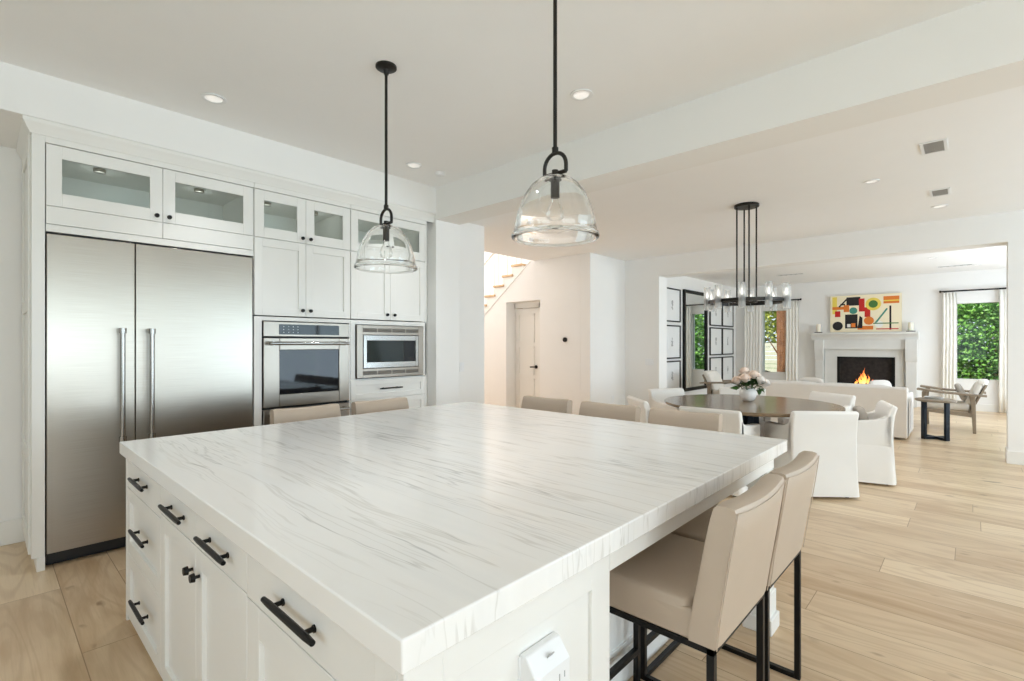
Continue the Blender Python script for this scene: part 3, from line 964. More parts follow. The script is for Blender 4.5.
# ------------------------------------------------------------------ glass pendants over the island
def make_pendant(px_, py, label):
    t = thing('pendant_light', label, 'pendant light', (px_, py, 0), 0, 'glass dome pendants over the island')
    obj('canopy', MB().lathe([(.001, ZK), (.062, ZK), (.062, ZK - .012), (.05, ZK - .02), (.02, ZK - .024), (.014, ZK - .05), (.001, ZK - .05)], (0, 0, 0), 32), BRONZE, t)
    obj('rod', MB().cyl((0, 0, 2.245), (0, 0, ZK - .04), .0085, 14).cyl((0, 0, 2.22), (0, 0, 2.246), .014, 14), BRONZE, t)
    # stirrup: an arch with a straight bar at its foot, in line with the row of pendants
    a = math.radians(90)
    P = lambda u, z: (u * math.cos(a) * 1.14, u * math.sin(a) * 1.14, z)
    arc = [P(.05, 2.135)] + [P(.05 * math.cos(k * PI / 12), 2.165 + .057 * math.sin(k * PI / 12)) for k in range(13)] + [P(-.05, 2.135)]
    obj('stirrup', MB().tube(arc, .0085, 10).tube([P(-.05, 2.135), P(.05, 2.135)], .0085, 10).cyl((0, 0, 2.118), (0, 0, 2.15), .014, 16), BRONZE, t)
    outer = [(.02, 2.126), (.045, 2.122), (.075, 2.108), (.105, 2.082), (.13, 2.045), (.15, 2.0), (.165, 1.95), (.174, 1.905), (.177, 1.885), (.183, 1.88), (.186, 1.87), (.183, 1.861)]
    inner = [(.163, 1.861), (.157, 1.872), (.159, 1.90), (.158, 1.94), (.144, 1.995), (.125, 2.038), (.1, 2.074), (.071, 2.099), (.043, 2.113), (.02, 2.116)]
    obj('glass_shade', MB().lathe(outer + inner, (0, 0, 0), 64, closed=True), DOMEGLASS, t, angle=80)
    sk = obj('socket', MB().cyl((0, 0, 2.127), (0, 0, 2.112), .028, 20).cyl((0, 0, 2.112), (0, 0, 2.03), .019, 20), BRONZE, t)
    obj('bulb', MB().lathe([(.001, 2.03), (.013, 2.03), (.016, 2.01), (.03, 1.985), (.038, 1.955), (.034, 1.925), (.02, 1.905), (.001, 1.90)], (0, 0, 0), 24), BULBG, t, label='clear round bulb')
    return t
make_pendant(1.66, 2.575, 'clear glass dome pendant hanging in front of the tall cabinets')
make_pendant(1.66, 1.294, 'larger-looking clear glass dome pendant hanging nearer, in front of the beam')

# ------------------------------------------------------------------ dining: table, chairs, chandelier, flowers
TX, TY, TR = 5.82, 1.82, .895
dt = thing('dining_table', 'large round brown wood dining table on a dark pedestal', 'table', (TX, TY, 0))
obj('tabletop', MB().lathe([(.001, .72), (TR - .045, .72), (TR - .012, .728), (TR, .74), (TR, .755), (TR - .005, .76), (.001, .76)], (0, 0, 0), 96), TABLEW, dt)
mb = MB()
for k in range(4):
    a = k * PI / 2 + .5
    T = lambda x, y, z, a=a: (x * math.cos(a) - y * math.sin(a), x * math.sin(a) + y * math.cos(a), z)
    m2 = MB(T).prism([(.0, 0), (.42, 0), (.42, .05), (.12, .10), (.10, .62), (.38, .70), (.38, .72), (0, .72)], 'y', -.03, .03)
    mb.add(m2.v, m2.f)
obj('pedestal', mb, BLUEBLK, dt, .004)

def make_dining_chair():
    t = thing('dining_chair', '', 'chair', (0, 0, 0), 0, 'white slipcovered armchairs around the round table')
    W = .292
    # local: chair looks to +y; back at y = -.27
    mb = MB()
    nseg = 40
    def ring(w_, y0, y1, z, wob=0):
        pts = []
        for k in range(nseg):
            a = 2 * PI * k / nseg + PI / nseg
            c, s = math.cos(a), math.sin(a)
            p = .10
            x = w_ * math.copysign(abs(c) ** p, c)
            y = (y0 + y1) / 2 + (y1 - y0) / 2 * math.copysign(abs(s) ** p, s)
            f = 1 + wob * math.sin(k * 5.7)
            pts.append((x * f, (y - (y0 + y1) / 2) * f + (y0 + y1) / 2, z))
        return pts
    rows = [ring(W + .022, -.305, .30, .025, .008), ring(W + .014, -.298, .295, .14, .006), ring(W + .006, -.288, .288, .30, .003), ring(W, -.28, .28, .40), ring(W - .004, -.278, .276, .43)]
    vs = [p for r in rows for p in r]
    fs = [(i * nseg + k, i * nseg + (k + 1) % nseg, (i + 1) * nseg + (k + 1) % nseg, (i + 1) * nseg + k) for i in range(len(rows) - 1) for k in range(nseg)]
    fs += [tuple(range(nseg))[::-1], tuple((len(rows) - 1) * nseg + k for k in range(nseg))]
    obj('skirt', MB().add(vs, fs), SLIP, t, angle=50)
    obj('backrest', MB().prism([(-.309, .026), (-.300, .14), (-.290, .30), (-.283, .42), (-.281, .55), (-.294, .70), (-.315, .775), (-.308, .795), (-.285, .80), (-.257, .79), (-.24, .76), (-.205, .65), (-.185, .50), (-.18, .40), (-.18, .026)], 'x', -W, W), SLIP, t, .018, 4)
    for s in (-1, 1):
        obj('armrest', MB().prism([(-.275, .38), (-.275, .70), (-.255, .72), (-.20, .675), (-.12, .648), (.0, .635), (.2, .625), (.262, .62), (.275, .60), (.28, .38)], 'x', s * W, s * (W - .075)), SLIP, t, .016, 3)
    obj('seat_cushion', MB().cushion(-W + .07, W - .07, -.22, .29, .40, .50, .22), SLIP, t, angle=60)
    for x in (-.22, .22):
        for y in (-.24, .24): obj('caster', MB().cyl((x - .012, y, .018), (x + .012, y, .018), .018, 14).cyl((x, y, .018), (x, y, .05), .008, 8), RUBBER, t)
    return t
chair0 = make_dining_chair()
def chair_at(first, x, y, face, label):
    c = chair0 if first else dup(chair0, (0, 0, 0))
    c.location = (x, y, 0)
    c.rotation_euler = (0, 0, face - PI / 2)
    c['label'] = label
    return c
# each chair: centre, the way it faces (degrees)
chairs = [
    (5.46, 1.165, 40, 'white slipcovered armchair with its back to the camera, nearest the second counter stool'),
    (6.33, .915, 106, 'white slipcovered armchair at the right of the table holding a taupe pillow'),
    (5.00, 1.83, 0, 'white slipcovered chair back between the island corner and the table'),
    (5.26, 2.58, -43, 'white slipcovered chair seen edge-on at the left of the table'),
    (6.30, 2.82, -114, 'white slipcovered chair at the far left of the table, under the hanging frames'),
    (6.97, 2.24, 202, 'white slipcovered chair at the far side, right behind the vase'),
    (6.95, 1.41, 150, 'white slipcovered chair at the far right of the table, in front of the sofa'),
]
for i, (x, y, fdeg, lb) in enumerate(chairs): chair_at(i == 0, x, y, math.radians(fdeg), lb)
pl = tag(obj('throw_pillow', MB().cushion(-.17, .17, -.05, .05, -.12, .12, .5), GREYF, angle=80), 'taupe throw pillow on the right-hand dining armchair', 'pillow')
pl.location = (6.36, .86, .63)
pl.rotation_euler = (math.radians(-14), 0, math.radians(16))

# chandelier
ch = thing('chandelier', 'round black chandelier with glass cylinders over the dining table', 'chandelier', (5.85, 1.85, 0))
obj('canopy', MB().cyl((0, 0, ZD), (0, 0, ZD - .03), .128, 40), BRONZE, ch, .004)
ZR, RR = 1.885, .395
for k in range(4):
    a = k * PI / 2 + .55
    obj('rod', MB().cyl((.102 * math.cos(a), .102 * math.sin(a), ZR), (.102 * math.cos(a), .102 * math.sin(a), ZD - .02), .0085, 10), BRONZE, ch)
mb = MB().lathe([(RR - .012, ZR - .018), (RR + .012, ZR - .018), (RR + .012, ZR + .018), (RR - .012, ZR + .018)], (0, 0, 0), 72, closed=True)
for k in range(4):
    a = k * PI / 2 + .55
    mb.cyl((0, 0, ZR), (RR * math.cos(a), RR * math.sin(a), ZR), .009, 10)
mb.lathe([(.09, ZR - .012), (.112, ZR - .012), (.112, ZR + .012), (.09, ZR + .012)], (0, 0, 0), 32, closed=True)
obj('ring', mb, BRONZE, ch)
for k in range(10):
    a = k * 2 * PI / 10 + .2
    x, y = (RR + .02) * math.cos(a), (RR + .02) * math.sin(a)
    flute = lambda r, kk: r * (1 + .06 * (1 if kk % 2 else -1))
    n = 24
    vs = []
    for z, r in ((ZR - .09, .034), (ZR + .17, .034), (ZR + .17, .028), (ZR - .09, .028)):
        vs += [(x + flute(r, q) * math.cos(2 * PI * q / n), y + flute(r, q) * math.sin(2 * PI * q / n), z) for q in range(n)]
    fs = [(i * n + q, i * n + (q + 1) % n, ((i + 1) % 4) * n + (q + 1) % n, ((i + 1) % 4) * n + q) for i in range(4) for q in range(n)]
    g_ = obj('glass_cylinder', MB().add(vs, fs), TUBEGLASS, ch)
    obj('lamp_holder', MB().cyl((x, y, ZR - .025), (x, y, ZR + .045), .012, 12).cyl((x, y, ZR - .008), (x, y, ZR + .008), .026, 16), BRONZE, g_)
    obj('bulb', MB().lathe([(.001, .045), (.009, .045), (.011, .08), (.006, .115), (.001, .125)], (x, y, ZR), 12), BULBON, g_)

# vase of roses
VX, VY = 5.967, 1.872
tag(obj('vase', MB().lathe([(.001, .001), (.045, .001), (.066, .018), (.086, .055), (.091, .085), (.086, .118), (.069, .142), (.058, .15), (.053, .147), (.062, .138), (.077, .115), (.082, .085), (.077, .055), (.055, .018), (.001, .012)], (VX, VY, .76), 40), PORC, angle=60), 'round white vase on the dining table', 'vase')
def rose(dx, dy, z, r, mat, label):
    base = Vector((dx * .12, dy * .12, .03))
    tip = Vector((dx, dy, z))
    t = thing('rose', label, 'flower', (VX, VY, .76), 0, 'pale roses in the white vase')
    d = (tip - base).normalized()
    d = (d + Vector((0, 0, .5))).normalized()
    u = d.orthogonal().normalized()
    v = d.cross(u)
    mb = MB()
    for ringi, (cnt, rr, hh, open_) in enumerate(((3, .32, .95, .1), (5, .55, .9, .25), (6, .8, .75, .45), (7, 1.0, .5, .75))):
        for k in range(cnt):
            a0 = 2 * PI * k / cnt + ringi * .6 + random.uniform(-.15, .15)
            wd = PI / cnt * 1.35
            vs = []
            for i in range(4):
                s = i / 3
                rad = r * rr * (.35 + .65 * math.sin(s * PI / 2)) + r * open_ * .25 * s * s
                hgt = r * (-.75 + (hh + .75) * s) - r * open_ * .35 * s ** 3
                for j in range(4):
                    a = a0 + wd * (j / 3 * 2 - 1) * (1 - .25 * s * s)
                    vs.append(tip + (u * math.cos(a) + v * math.sin(a)) * rad + d * hgt)
            mb.add(vs, [(i * 4 + j, i * 4 + j + 1, (i + 1) * 4 + j + 1, (i + 1) * 4 + j) for i in range(3) for j in range(3)])
    c = tip - d * r * .2
    mb.cushion(c.x - r * .5, c.x + r * .5, c.y - r * .5, c.y + r * .5, c.z - r * .5, c.z + r * .7, 1.0, 6)
    obj('bloom', mb, mat, t, fixn=False, angle=80)
    mid = base.lerp(tip, .6) + Vector((0, 0, .015))
    obj('stem', MB().tube([base, mid, tip - d * r * .6], .0035, 6), STEM, t)
    lf = MB()
    for _ in range(9):
        p = base.lerp(tip, random.uniform(.62, .92))
        a = Vector((random.gauss(0, 1), random.gauss(0, 1), random.gauss(-.1, .5))).normalized()
        b = a.cross(Vector((0, 0, 1))).normalized()
        nz = a.cross(b)
        L, Wd = random.uniform(.06, .10), random.uniform(.018, .028)
        pts = [p, p + a * L * .35 + b * Wd - nz * .006, p + a * L, p + a * L * .35 - b * Wd - nz * .006, p + a * L * .5 + nz * .004]
        lf.add(pts, [(0, 1, 4), (1, 2, 4), (2, 3, 4), (3, 0, 4)])
    obj('leaf', lf, LEAFD, t, fixn=False)['kind'] = 'stuff'
    return t
ax = Vector((.681, -.7323, 0))      # across the bouquet
fw = Vector((.7323, .681, 0))
for (u_, f_, z_, r_, m_, lb) in (
    (-.135, -.02, .235, .052, PETALP, 'peach rose at the left edge of the bouquet'),
    (-.075, -.09, .265, .056, PETALP, 'peach rose low at the front left of the bouquet'),
    (-.03, .02, .335, .055, PETALP, 'peach rose at the top of the bouquet'),
    (.045, -.05, .30, .056, PETALP, 'peach rose near the top right of the bouquet'),
    (.10, .04, .285, .054, PETALC, 'cream rose at the upper right of the bouquet'),
    (.09, -.10, .245, .052, PETALC, 'cream rose at the front right of the bouquet'),
    (.175, -.03, .205, .056, PETALC, 'cream rose drooping at the right edge of the bouquet'),
    (.0, .12, .275, .05, PETALP, 'peach rose at the back of the bouquet')):
    q = ax * u_ + fw * f_
    rose(q.x, q.y, z_, r_, m_, lb)
lf = MB()
for _ in range(60):
    a = random.uniform(0, 2 * PI)
    e = random.uniform(.35, 1)
    d = Vector((math.cos(a), math.sin(a), random.uniform(.1, .9))).normalized()
    p = Vector((VX, VY, .90)) + d * random.uniform(.05, .12)
    b = d.cross(Vector((0, 0, 1))).normalized()
    nz = d.cross(b)
    L, Wd = random.uniform(.07, .11), random.uniform(.02, .03)
    lf.add([p, p + d * L * .4 + b * Wd, p + d * L - Vector((0, 0, .02)), p + d * L * .4 - b * Wd, p + d * L * .5 + nz * .005], [(0, 1, 4), (1, 2, 4), (2, 3, 4), (3, 0, 4)])
p = Vector((VX, VY, .91)) - ax * .09
d = (-ax + Vector((0, 0, -.02))).normalized()
b = d.cross(Vector((0, 0, 1))).normalized() * .5 + Vector((0, 0, .8))
lf.add([p, p + d * .05 + b * .03, p + d * .12, p + d * .05 - b * .03], [(0, 1, 2, 3)])
tag(obj('rose_foliage', lf, LEAFD, fixn=False), 'mass of dark green leaves under the roses in the vase', 'foliage', kind='stuff')

# ------------------------------------------------------------------ living room
sf = thing('sofa', 'long white sofa with its back to the dining table', 'sofa', (9.18, .69, 0))
SL, SD = 2.39, 1.08
obj('base', MB().box(.02, SD - .02, .03, SL - .03, .06, .42), SOFAF, sf, .02, 3)
obj('backrest', MB().prism([(0, .03), (.0, .74), (.02, .765), (.16, .765), (.19, .74), (.24, .40), (.24, .06), (.24, .03)], 'y', .0, SL), SOFAF, sf, .014, 3)
for k, (a, b) in enumerate(((0, .17), (SL - .17, SL))):
    ar = obj('armrest', MB().prism([(.06, .03), (.06, .60), (.1, .64), (SD - .09, .64), (SD - .02, .60), (SD, .53), (SD, .03)], 'y', a, b), SOFAF, sf, .02, 3)
    e = a if k == 0 else b
    arch = [(.26, e, .04)] + [(.52 - .26 * math.cos(q * PI / 14), e, .33 + .22 * math.sin(q * PI / 14)) for q in range(15)] + [(.78, e, .04)]
    obj('piping', MB().tube(arch, .009, 8), SOFAF, ar)
for k in range(2): obj('seat_cushion', MB().cushion(.22, SD - .01, .18 + k * 1.0, 1.17 + k * 1.0, .40, .56, .2), SOFAF, sf, angle=60)
for k in range(2):
    o = obj('back_cushion', MB().cushion(.20, .40, .19 + k * 1.0, 1.16 + k * 1.0, .54, .775, .3), SOFAF, sf, angle=60)
def pillow(x, y, z, sx, sy, sz, rz, tilt, mat, label):
    o = tag(obj('throw_pillow', MB().cushion(-sx, sx, -sy, sy, -sz, sz, .55), mat, angle=80), label, 'pillow', 'throw pillows')
    o.location = (x, y, z)
    o.rotation_euler = (tilt, 0, rz)
    return o
pillow(9.80, 1.07, .70, .19, .05, .135, -.7, -.25, SOFAF, 'white pillow leaning at the right end of the sofa')
pillow(9.72, 2.02, .70, .19, .05, .135, PI / 2, -.2, SOFAF, 'white pillow leaning at the middle of the sofa')

# fireplace
FY0, FY1 = .86, 2.93
fp = thing('fireplace', 'white stone fireplace with a mantel shelf and a dark firebox', 'fireplace', (XF, (FY0 + FY1) / 2, 0))
h = (FY1 - FY0) / 2
obj('mantel_shelf', MB().prism([(0, 1.50), (-.17, 1.50), (-.175, 1.53), (-.19, 1.56), (-.22, 1.60), (-.245, 1.625), (-.26, 1.635), (-.26, 1.68), (0, 1.68)], 'y', -h, h), STONE, fp, .004)
obj('frieze', MB().box(-.15, 0, -h + .09, h - .09, 1.28, 1.50), STONE, fp, .003)
for s in (-1, 1):
    a, b = (s * (h - .035), s * (h - .225)) if s < 0 else (s * (h - .085), s * (h - .26))
    lg = obj('pilaster', MB().box(-.16, 0, a, b, 0, 1.30), STONE, fp, .004)
    obj('corbel', MB().prism([(-.16, 1.0), (-.17, 1.02), (-.185, 1.12), (-.205, 1.24), (-.225, 1.30), (-.225, 1.50), (-.10, 1.50), (-.10, 1.0)], 'y', a + s * .01, b - s * .01), STONE, lg, .004)
fy0, fy1 = 1.281 - (FY0 + FY1) / 2, 2.40 - (FY0 + FY1) / 2
mb = MB().box(-.07, -.0, -h + .27, fy0, 0, 1.29).box(-.07, 0, fy1, h - .27, 0, 1.29).box(-.07, 0, fy0, fy1, 1.10, 1.29).box(-.07, 0, fy0, fy1, 0, .34)
obj('surround', mb, STONE, fp, .003)
mb = MB().box(-.01, -.004, fy0, fy1, .34, 1.10).box(-.066, -.004, fy0, fy0 + .012, .34, 1.10).box(-.066, -.004, fy1 - .012, fy1, .34, 1.10).box(-.066, -.004, fy0, fy1, 1.088, 1.10).box(-.066, -.004, fy0, fy1, .34, .352)
obj('firebox', mb, SOOT, fp)
obj('frame', MB().box(-.078, -.064, fy0, fy0 + .06, .34, 1.10).box(-.078, -.064, fy1 - .06, fy1, .34, 1.10).box(-.078, -.064, fy0, fy1, 1.075, 1.10), BLACK, fp, .002, label='black firebox frame')
for k, (yy, zz, l) in enumerate(((-.05, .48, .34), (.06, .48, .30), (0, .565, .26))):
    tag(obj('log', MB().cyl((XF - .045, 1.90 + yy - l / 2, .384 + (k == 2) * .06), (XF - .042, 1.90 + yy + l / 2, .386 + (k == 2) * .06), .026, 12), LOG), ['charred log lying in the fireplace, left of the flames', 'charred log lying in the fireplace, right of the flames', 'charred log on top of the other two in the fireplace'][k], 'log', 'logs in the fireplace')
fl = thing('fire', 'orange flames burning in the fireplace', 'fire', (XF - .045, 1.86, .42))
for (dy, hh, r) in ((0, .42, .055), (-.08, .27, .05), (.08, .29, .05), (-.15, .17, .045), (.15, .16, .045), (.035, .35, .045)):
    pts = [(0, dy + .015 * math.sin(q * 1.3 + dy * 30), hh * q / 8) for q in range(9)]
    m2 = MB(lambda x, y, z: (x * .3, y, z)).tube(pts, [max(.002, r * math.sin(PI * (q / 8 * .82 + .18)) * (1 - q / 9)) for q in range(9)], 10)
    obj('flame', m2, FLAME, fl)

# candles on the mantel
for yy, lb in ((2.78, 'left'), (1.0, 'right')):
    tag(obj('candle_plate', MB().lathe([(.001, 0), (.08, 0), (.09, .016), (.083, .018), (.001, .008)], (XF - .13, yy, 1.6805), 28), BLACK), f'small dark plate under the {lb} candle on the mantel', 'plate', 'candle plates on the mantel')
    cd = tag(obj('candle', MB().lathe([(.001, 0), (.05, 0), (.05, .195), (.045, .2), (.012, .196), (.001, .196)], (XF - .13, yy, 1.690), 28), WAX), f'cream pillar candle at the {lb} end of the mantel', 'candle', 'pillar candles on the mantel')
    obj('wick', MB().cyl((XF - .13, yy, 1.88), (XF - .13, yy, 1.905), .002, 6), BLACK, cd)

# painting: a plain abstract of colour blocks
PY0, PY1, PZ0, PZ1 = 1.164, 2.54, 1.69, 2.565
pt = thing('painting', 'wide colourful abstract canvas above the fireplace', 'painting', (XF - .05, (PY0 + PY1) / 2, PZ0))
pw, ph = PY1 - PY0, PZ1 - PZ0
obj('canvas', MB().box(-.02, .02, -pw / 2, pw / 2, 0, ph), ESPR, pt, .002)
PC = [plain('paint_' + n_, c_, .7) for n_, c_ in (('black', rgb(30, 26, 28)), ('red', rgb(200, 36, 30)), ('orange', rgb(226, 126, 48)), ('yellow', rgb(238, 214, 96)), ('green', rgb(74, 122, 60)), ('teal', rgb(70, 140, 126)), ('cream', rgb(248, 236, 206)), ('white', rgb(244, 242, 236)))]
pmb = MB()
lay = [.0203]
def blk(ci, *poly):
    """polygon in (u from left 0..1, v from bottom 0..1)"""
    lay[0] += .00015
    pmb.cur = ci
    pmb.add([(-lay[0], pw / 2 - u * pw, v * ph) for u, v in poly], [tuple(range(len(poly)))])
def rect(ci, u0, u1, v0, v1): blk(ci, (u0, v0), (u1, v0), (u1, v1), (u0, v1))
def disc(ci, u, v, r, n=28): blk(ci, *[(u + r * math.cos(2 * PI * k / n) * ph / pw, v + r * math.sin(2 * PI * k / n)) for k in range(n)])
rect(6, .50, .98, .03, .97)
rect(6, .0, 1, .0, 1)
rect(3, .03, .10, .50, .97)
rect(2, .03, .22, .62, .70)
rect(0, .15, .22, .74, .78)
rect(6, .22, .50, .03, .97)
rect(0, .24, .44, .72, .95)
rect(0, .22, .40, .10, .48)
rect(1, .42, .50, .55, .90)
rect(1, .50, .58, .40, .66)
rect(2, .20, .28, .55, .74)
rect(2, .76, .97, .74, .93)
rect(3, .76, .97, .80, .83)
rect(1, .07, .15, .42, .58)
disc(0, .11, .17, .12)
disc(3, .62, .74, .17)
disc(4, .62, .74, .10)
disc(5, .34, .58, .09)
disc(2, .56, .30, .11)
disc(7, .70, .20, .09)
rect(0, .84, .865, .05, .68)
rect(4, .62, .96, .21, .235)
rect(2, .40, .62, .06, .16)
rect(1, .66, .96, .06, .085)
blk(0, (.12, .70), (.24, .92), (.25, .88), (.14, .68))
blk(5, (.64, .24), (.80, .62), (.82, .60), (.67, .24))
blk(0, (.40, .10), (.47, .10), (.47, .38), (.43, .44))
rect(7, .25, .30, .13, .22)
rect(2, .31, .37, .13, .24)
obj('painted_shapes', pmb, PC, pt, smooth=False, fixn=False)

# curtains and rods
def curtain(y0, y1, z1, label, folds):
    N = folds * 8
    def wave(i, z):
        s = i / N
        return .020 * math.sin(s * folds * 2 * PI) * (1 - .25 * (z < .3)) + .006 * math.sin(s * 23 + z * 2)
    vs, fs = [], []
    zs = [.012, .4, .9, 1.5, 2.1, z1]
    for z in zs:
        for i in range(N + 1):
            y = y0 + (y1 - y0) * i / N
            vs.append((XF - .10 + wave(i, z), y + .012 * math.sin(z * 2.1) * (1 - z / z1), z))
    for r in range(len(zs) - 1): fs += [(r * (N + 1) + i, r * (N + 1) + i + 1, (r + 1) * (N + 1) + i + 1, (r + 1) * (N + 1) + i) for i in range(N)]
    o = obj('curtain', MB().add(vs, fs), DRAPE, angle=80)
    sm = o.modifiers.new('cloth', 'SOLIDIFY')
    sm.thickness = .006
    return tag(o, label, 'curtain', 'white floor-length curtains')
curtain(.235, .46, 2.51, 'white curtain panel on the fireplace side of the right window', 4)
curtain(-.70, -.41, 2.51, 'white curtain panel beside the column at the right window', 4)
curtain(4.09, 4.53, 2.51, 'white curtain panel in the corner, left of the left window', 6)
curtain(3.22, 3.51, 2.51, 'white curtain panel between the left window and the mantel', 4)
for a, b, lb in ((-.72, .49, 'black curtain rod above the window right of the fireplace'), (3.19, 4.6, 'black curtain rod above the window left of the fireplace')):
    rd = thing('curtain_rod', lb, 'curtain rod', (XF - .10, (a + b) / 2, 2.535))
    L = (b - a) / 2
    obj('rod', MB().cyl((0, -L, 0), (0, L, 0), .016, 14), BLACK, rd)
    for s in (-1, 1):
        obj('finial', MB().cyl((0, s * L, 0), (0, s * (L + .03), 0), .026, 14), BLACK, rd)
        obj('bracket', MB().box(-.008, .10, s * (L - .05) - .008, s * (L - .05) + .008, -.03, 0), BLACK, rd)

# mirror and framed prints on the left wall
mr = thing('wall_mirror', 'tall black-framed mirror between the framed prints', 'mirror', (11.455, 4.78, 0))
a, b, z0, z1 = -.665, .665, .33, 2.64
f = .07
obj('frame', MB().box(a, a + f, -.05, 0, z0, z1).box(b - f, b, -.05, 0, z0, z1).box(a + f, b - f, -.05, 0, z0, z0 + f).box(a + f, b - f, -.05, 0, z1 - f, z1), BLACK, mr, .003)
obj('mirror_glass', MB().box(a + f - .01, b - f + .01, -.018, -.008, z0 + f - .01, z1 - f + .01), MIRROR, mr)
def print_frame(x0, x1, z0, z1, seed, label):
    t = thing('picture_frame', label, 'framed print', ((x0 + x1) / 2, 4.78, 0), 0, 'black-framed prints on the left living-room wall')
    hw = (x1 - x0) / 2
    f = .028
    obj('frame', MB().box(-hw, -hw + f, -.03, 0, z0, z1).box(hw - f, hw, -.03, 0, z0, z1).box(-hw + f, hw - f, -.03, 0, z0, z0 + f).box(-hw + f, hw - f, -.03, 0, z1 - f, z1), BLACK, t, .002)
    obj('mat_board', MB().box(-hw + f - .004, hw - f + .004, -.012, -.002, z0 + f - .004, z1 - f + .004), PAPER, t)
    rnd = random.Random(seed)
    m2 = MB()
    zc = (z0 + z1) / 2
    for k in range(7): m2.cushion(rnd.uniform(-.05, .0), rnd.uniform(.01, .06), -.0145, -.0118, zc - .10 + k * .028, zc - .07 + k * .028 + rnd.uniform(0, .03), .8, 5)
    obj('print', m2, INK, t)
rowL = ((1.885, 2.615), (1.085, 1.815), (.385, 1.04))
rowR = ((1.86, 2.56), (1.12, 1.82), (.35, 1.07))
nm = ('top', 'middle', 'bottom')
for k in range(3):
    print_frame(9.83, 10.635, *rowL[k], k, f'black-framed print left of the mirror, {nm[k]} of its column')
    print_frame(12.34, 13.145, *rowR[k], 10 + k, f'black-framed print just right of the mirror, {nm[k]} row')
    print_frame(13.165, 13.965, *rowR[k], 20 + k, f'black-framed print next to the corner curtain, {nm[k]} row')

# wooden lounge chairs (local: looks to +y)
def make_lounge():
    t = thing('lounge_chair', '', 'armchair', (0, 0, 0), 0, 'low weathered-wood lounge chairs')
    W = .36
    for s in (-1, 1):
        x = s * W
        obj('leg', MB(lambda a, b, c: (a, b, c)).prism([(-.30, 0), (-.26, 0), (-.235, .45), (-.21, .62), (-.28, .62), (-.295, .45)], 'x', x - .022, x + .022), GREYWASH, t, .006)
        obj('leg', MB().prism([(.30, 0), (.335, 0), (.36, .40), (.36, .62), (.30, .62), (.31, .4)], 'x', x - .02, x + .02), GREYWASH, t, .006)
        am = MB()
        for q in (-.10, -.02, .06):
            am.prism([(-.42, .585), (-.42, .612), (.1, .64), (.42, .68), (.42, .65), (.1, .612)], 'x', x + q, x + q + .04)
        am.box(x - .10, x + .10, .29, .35, .612, .635).box(x - .10, x + .10, -.29, -.23, .575, .598)
        obj('armrest', am, GREYWASH, t, .005)
        obj('side_rail', MB().prism([(-.27, .25), (-.27, .32), (.34, .36), (.34, .30)], 'x', x - .018, x + .018), GREYWASH, t, .004)
    obj('front_rail', MB().box(-W, W, .30, .335, .29, .35), GREYWASH, t, .004)
    obj('back_slat', MB().prism([(-.20, .30), (-.235, .30), (-.43, .76), (-.405, .77)], 'x', -W + .05, W - .05), GREYWASH, t, .004)
    obj('seat_cushion', MB().cushion(-W + .03, W - .03, -.24, .36, .34, .46, .25), CREAMF, t, angle=60)
    T = lambda x, y, z: (x, -.25 + y - (z - .40) * .40, z)
    obj('back_cushion', MB(T).cushion(-W + .04, W - .04, -.0, .12, .42, .80, .35), CREAMF, t, angle=60)
    obj('headrest', MB(T).cushion(-W + .06, W - .06, -.03, .11, .68, .84, .5), CREAMF, t, angle=60)
    return t
lc = make_lounge()
lc.location = (11.0, .25, 0)
lc['label'] = 'low wooden lounge chair with cream cushions by the right window'
dup(lc, (10.62, 3.72, 0), PI, 'low wooden lounge chair half hidden behind the sofa, by the mirror')
pillow(10.92, .13, .62, .20, .045, .15, PI, .40, GREYF, 'grey pillow on the lounge chair by the right window')
st = thing('side_table', 'low side table with a dark U-shaped steel base by the right lounge chair', 'side table', (9.68, .40, 0))
obj('tabletop', MB().lathe([(.001, .555), (.225, .555), (.24, .565), (.24, .585), (.235, .59), (.001, .59)], (0, 0, 0), 40), GREYWASH, st)
for k, a in enumerate((math.radians(47), math.radians(-43))):
    T = lambda x, y, z, a=a: (x * math.cos(a) - y * math.sin(a), x * math.sin(a) + y * math.cos(a), z)
    m2 = MB(T)
    m2.box(-.03, .03, -.20, .20, 0 + k * .0015, .035 + k * .0015).box(-.03, .03, -.20, -.165, .03, .555).box(-.03, .03, .165, .20, .03, .555)
    obj('base', m2, BLUEBLK, st, .002)
tag(obj('tray', MB().lathe([(.001, 0), (.10, 0), (.115, .03), (.108, .03), (.095, .008), (.001, .008)], (9.70, .42, .5905), 28), CERAM), 'shallow pale bowl on the side table', 'bowl')

# ------------------------------------------------------------------ stairs in the hall
stt = thing('staircase', 'white open-string staircase with light oak treads behind the hall wall', 'staircase', (7.11, 6.335, 0))
RISE, RUN = .183, .2465
for k in range(9):
    y, z = k * RUN, 2.955 - k * RISE
    obj('tread', MB().box(-.03, 1.12, y, y + .29, z - .04, z), OAK, stt, .006)
    obj('riser', MB().box(.0, 1.12, y + .235, y + .25, z - RISE, z - .04), TRIMW, stt)
    for q in range(2):
        yy = y + .07 + q * .125
        obj('baluster', MB().cyl((.04, yy, z), (.04, yy, z + .92 - (yy - y) * .74), .011, 8), TRIMW, stt)
poly = []
for k in range(9):
    y, z = k * RUN, 2.955 - k * RISE - .041
    poly += [(y, z), (y + RUN, z)]
sl_ = (2.974 - 2.046) / (7.353 - 6.155)
low = lambda y: 2.974 - (y + 6.335 - 6.155) * sl_ - .02
yend = 9 * RUN
obj('stringer', MB().prism(poly + [(yend, low(yend)), (0, low(0))], 'x', .002, .06), TRIMW, stt)
obj('handrail', MB().tube([(.04, .0, 2.955 + .93), (.04, 9 * RUN, 2.955 + .93 - 9 * RISE)], .022, 10), TRIMW, stt)

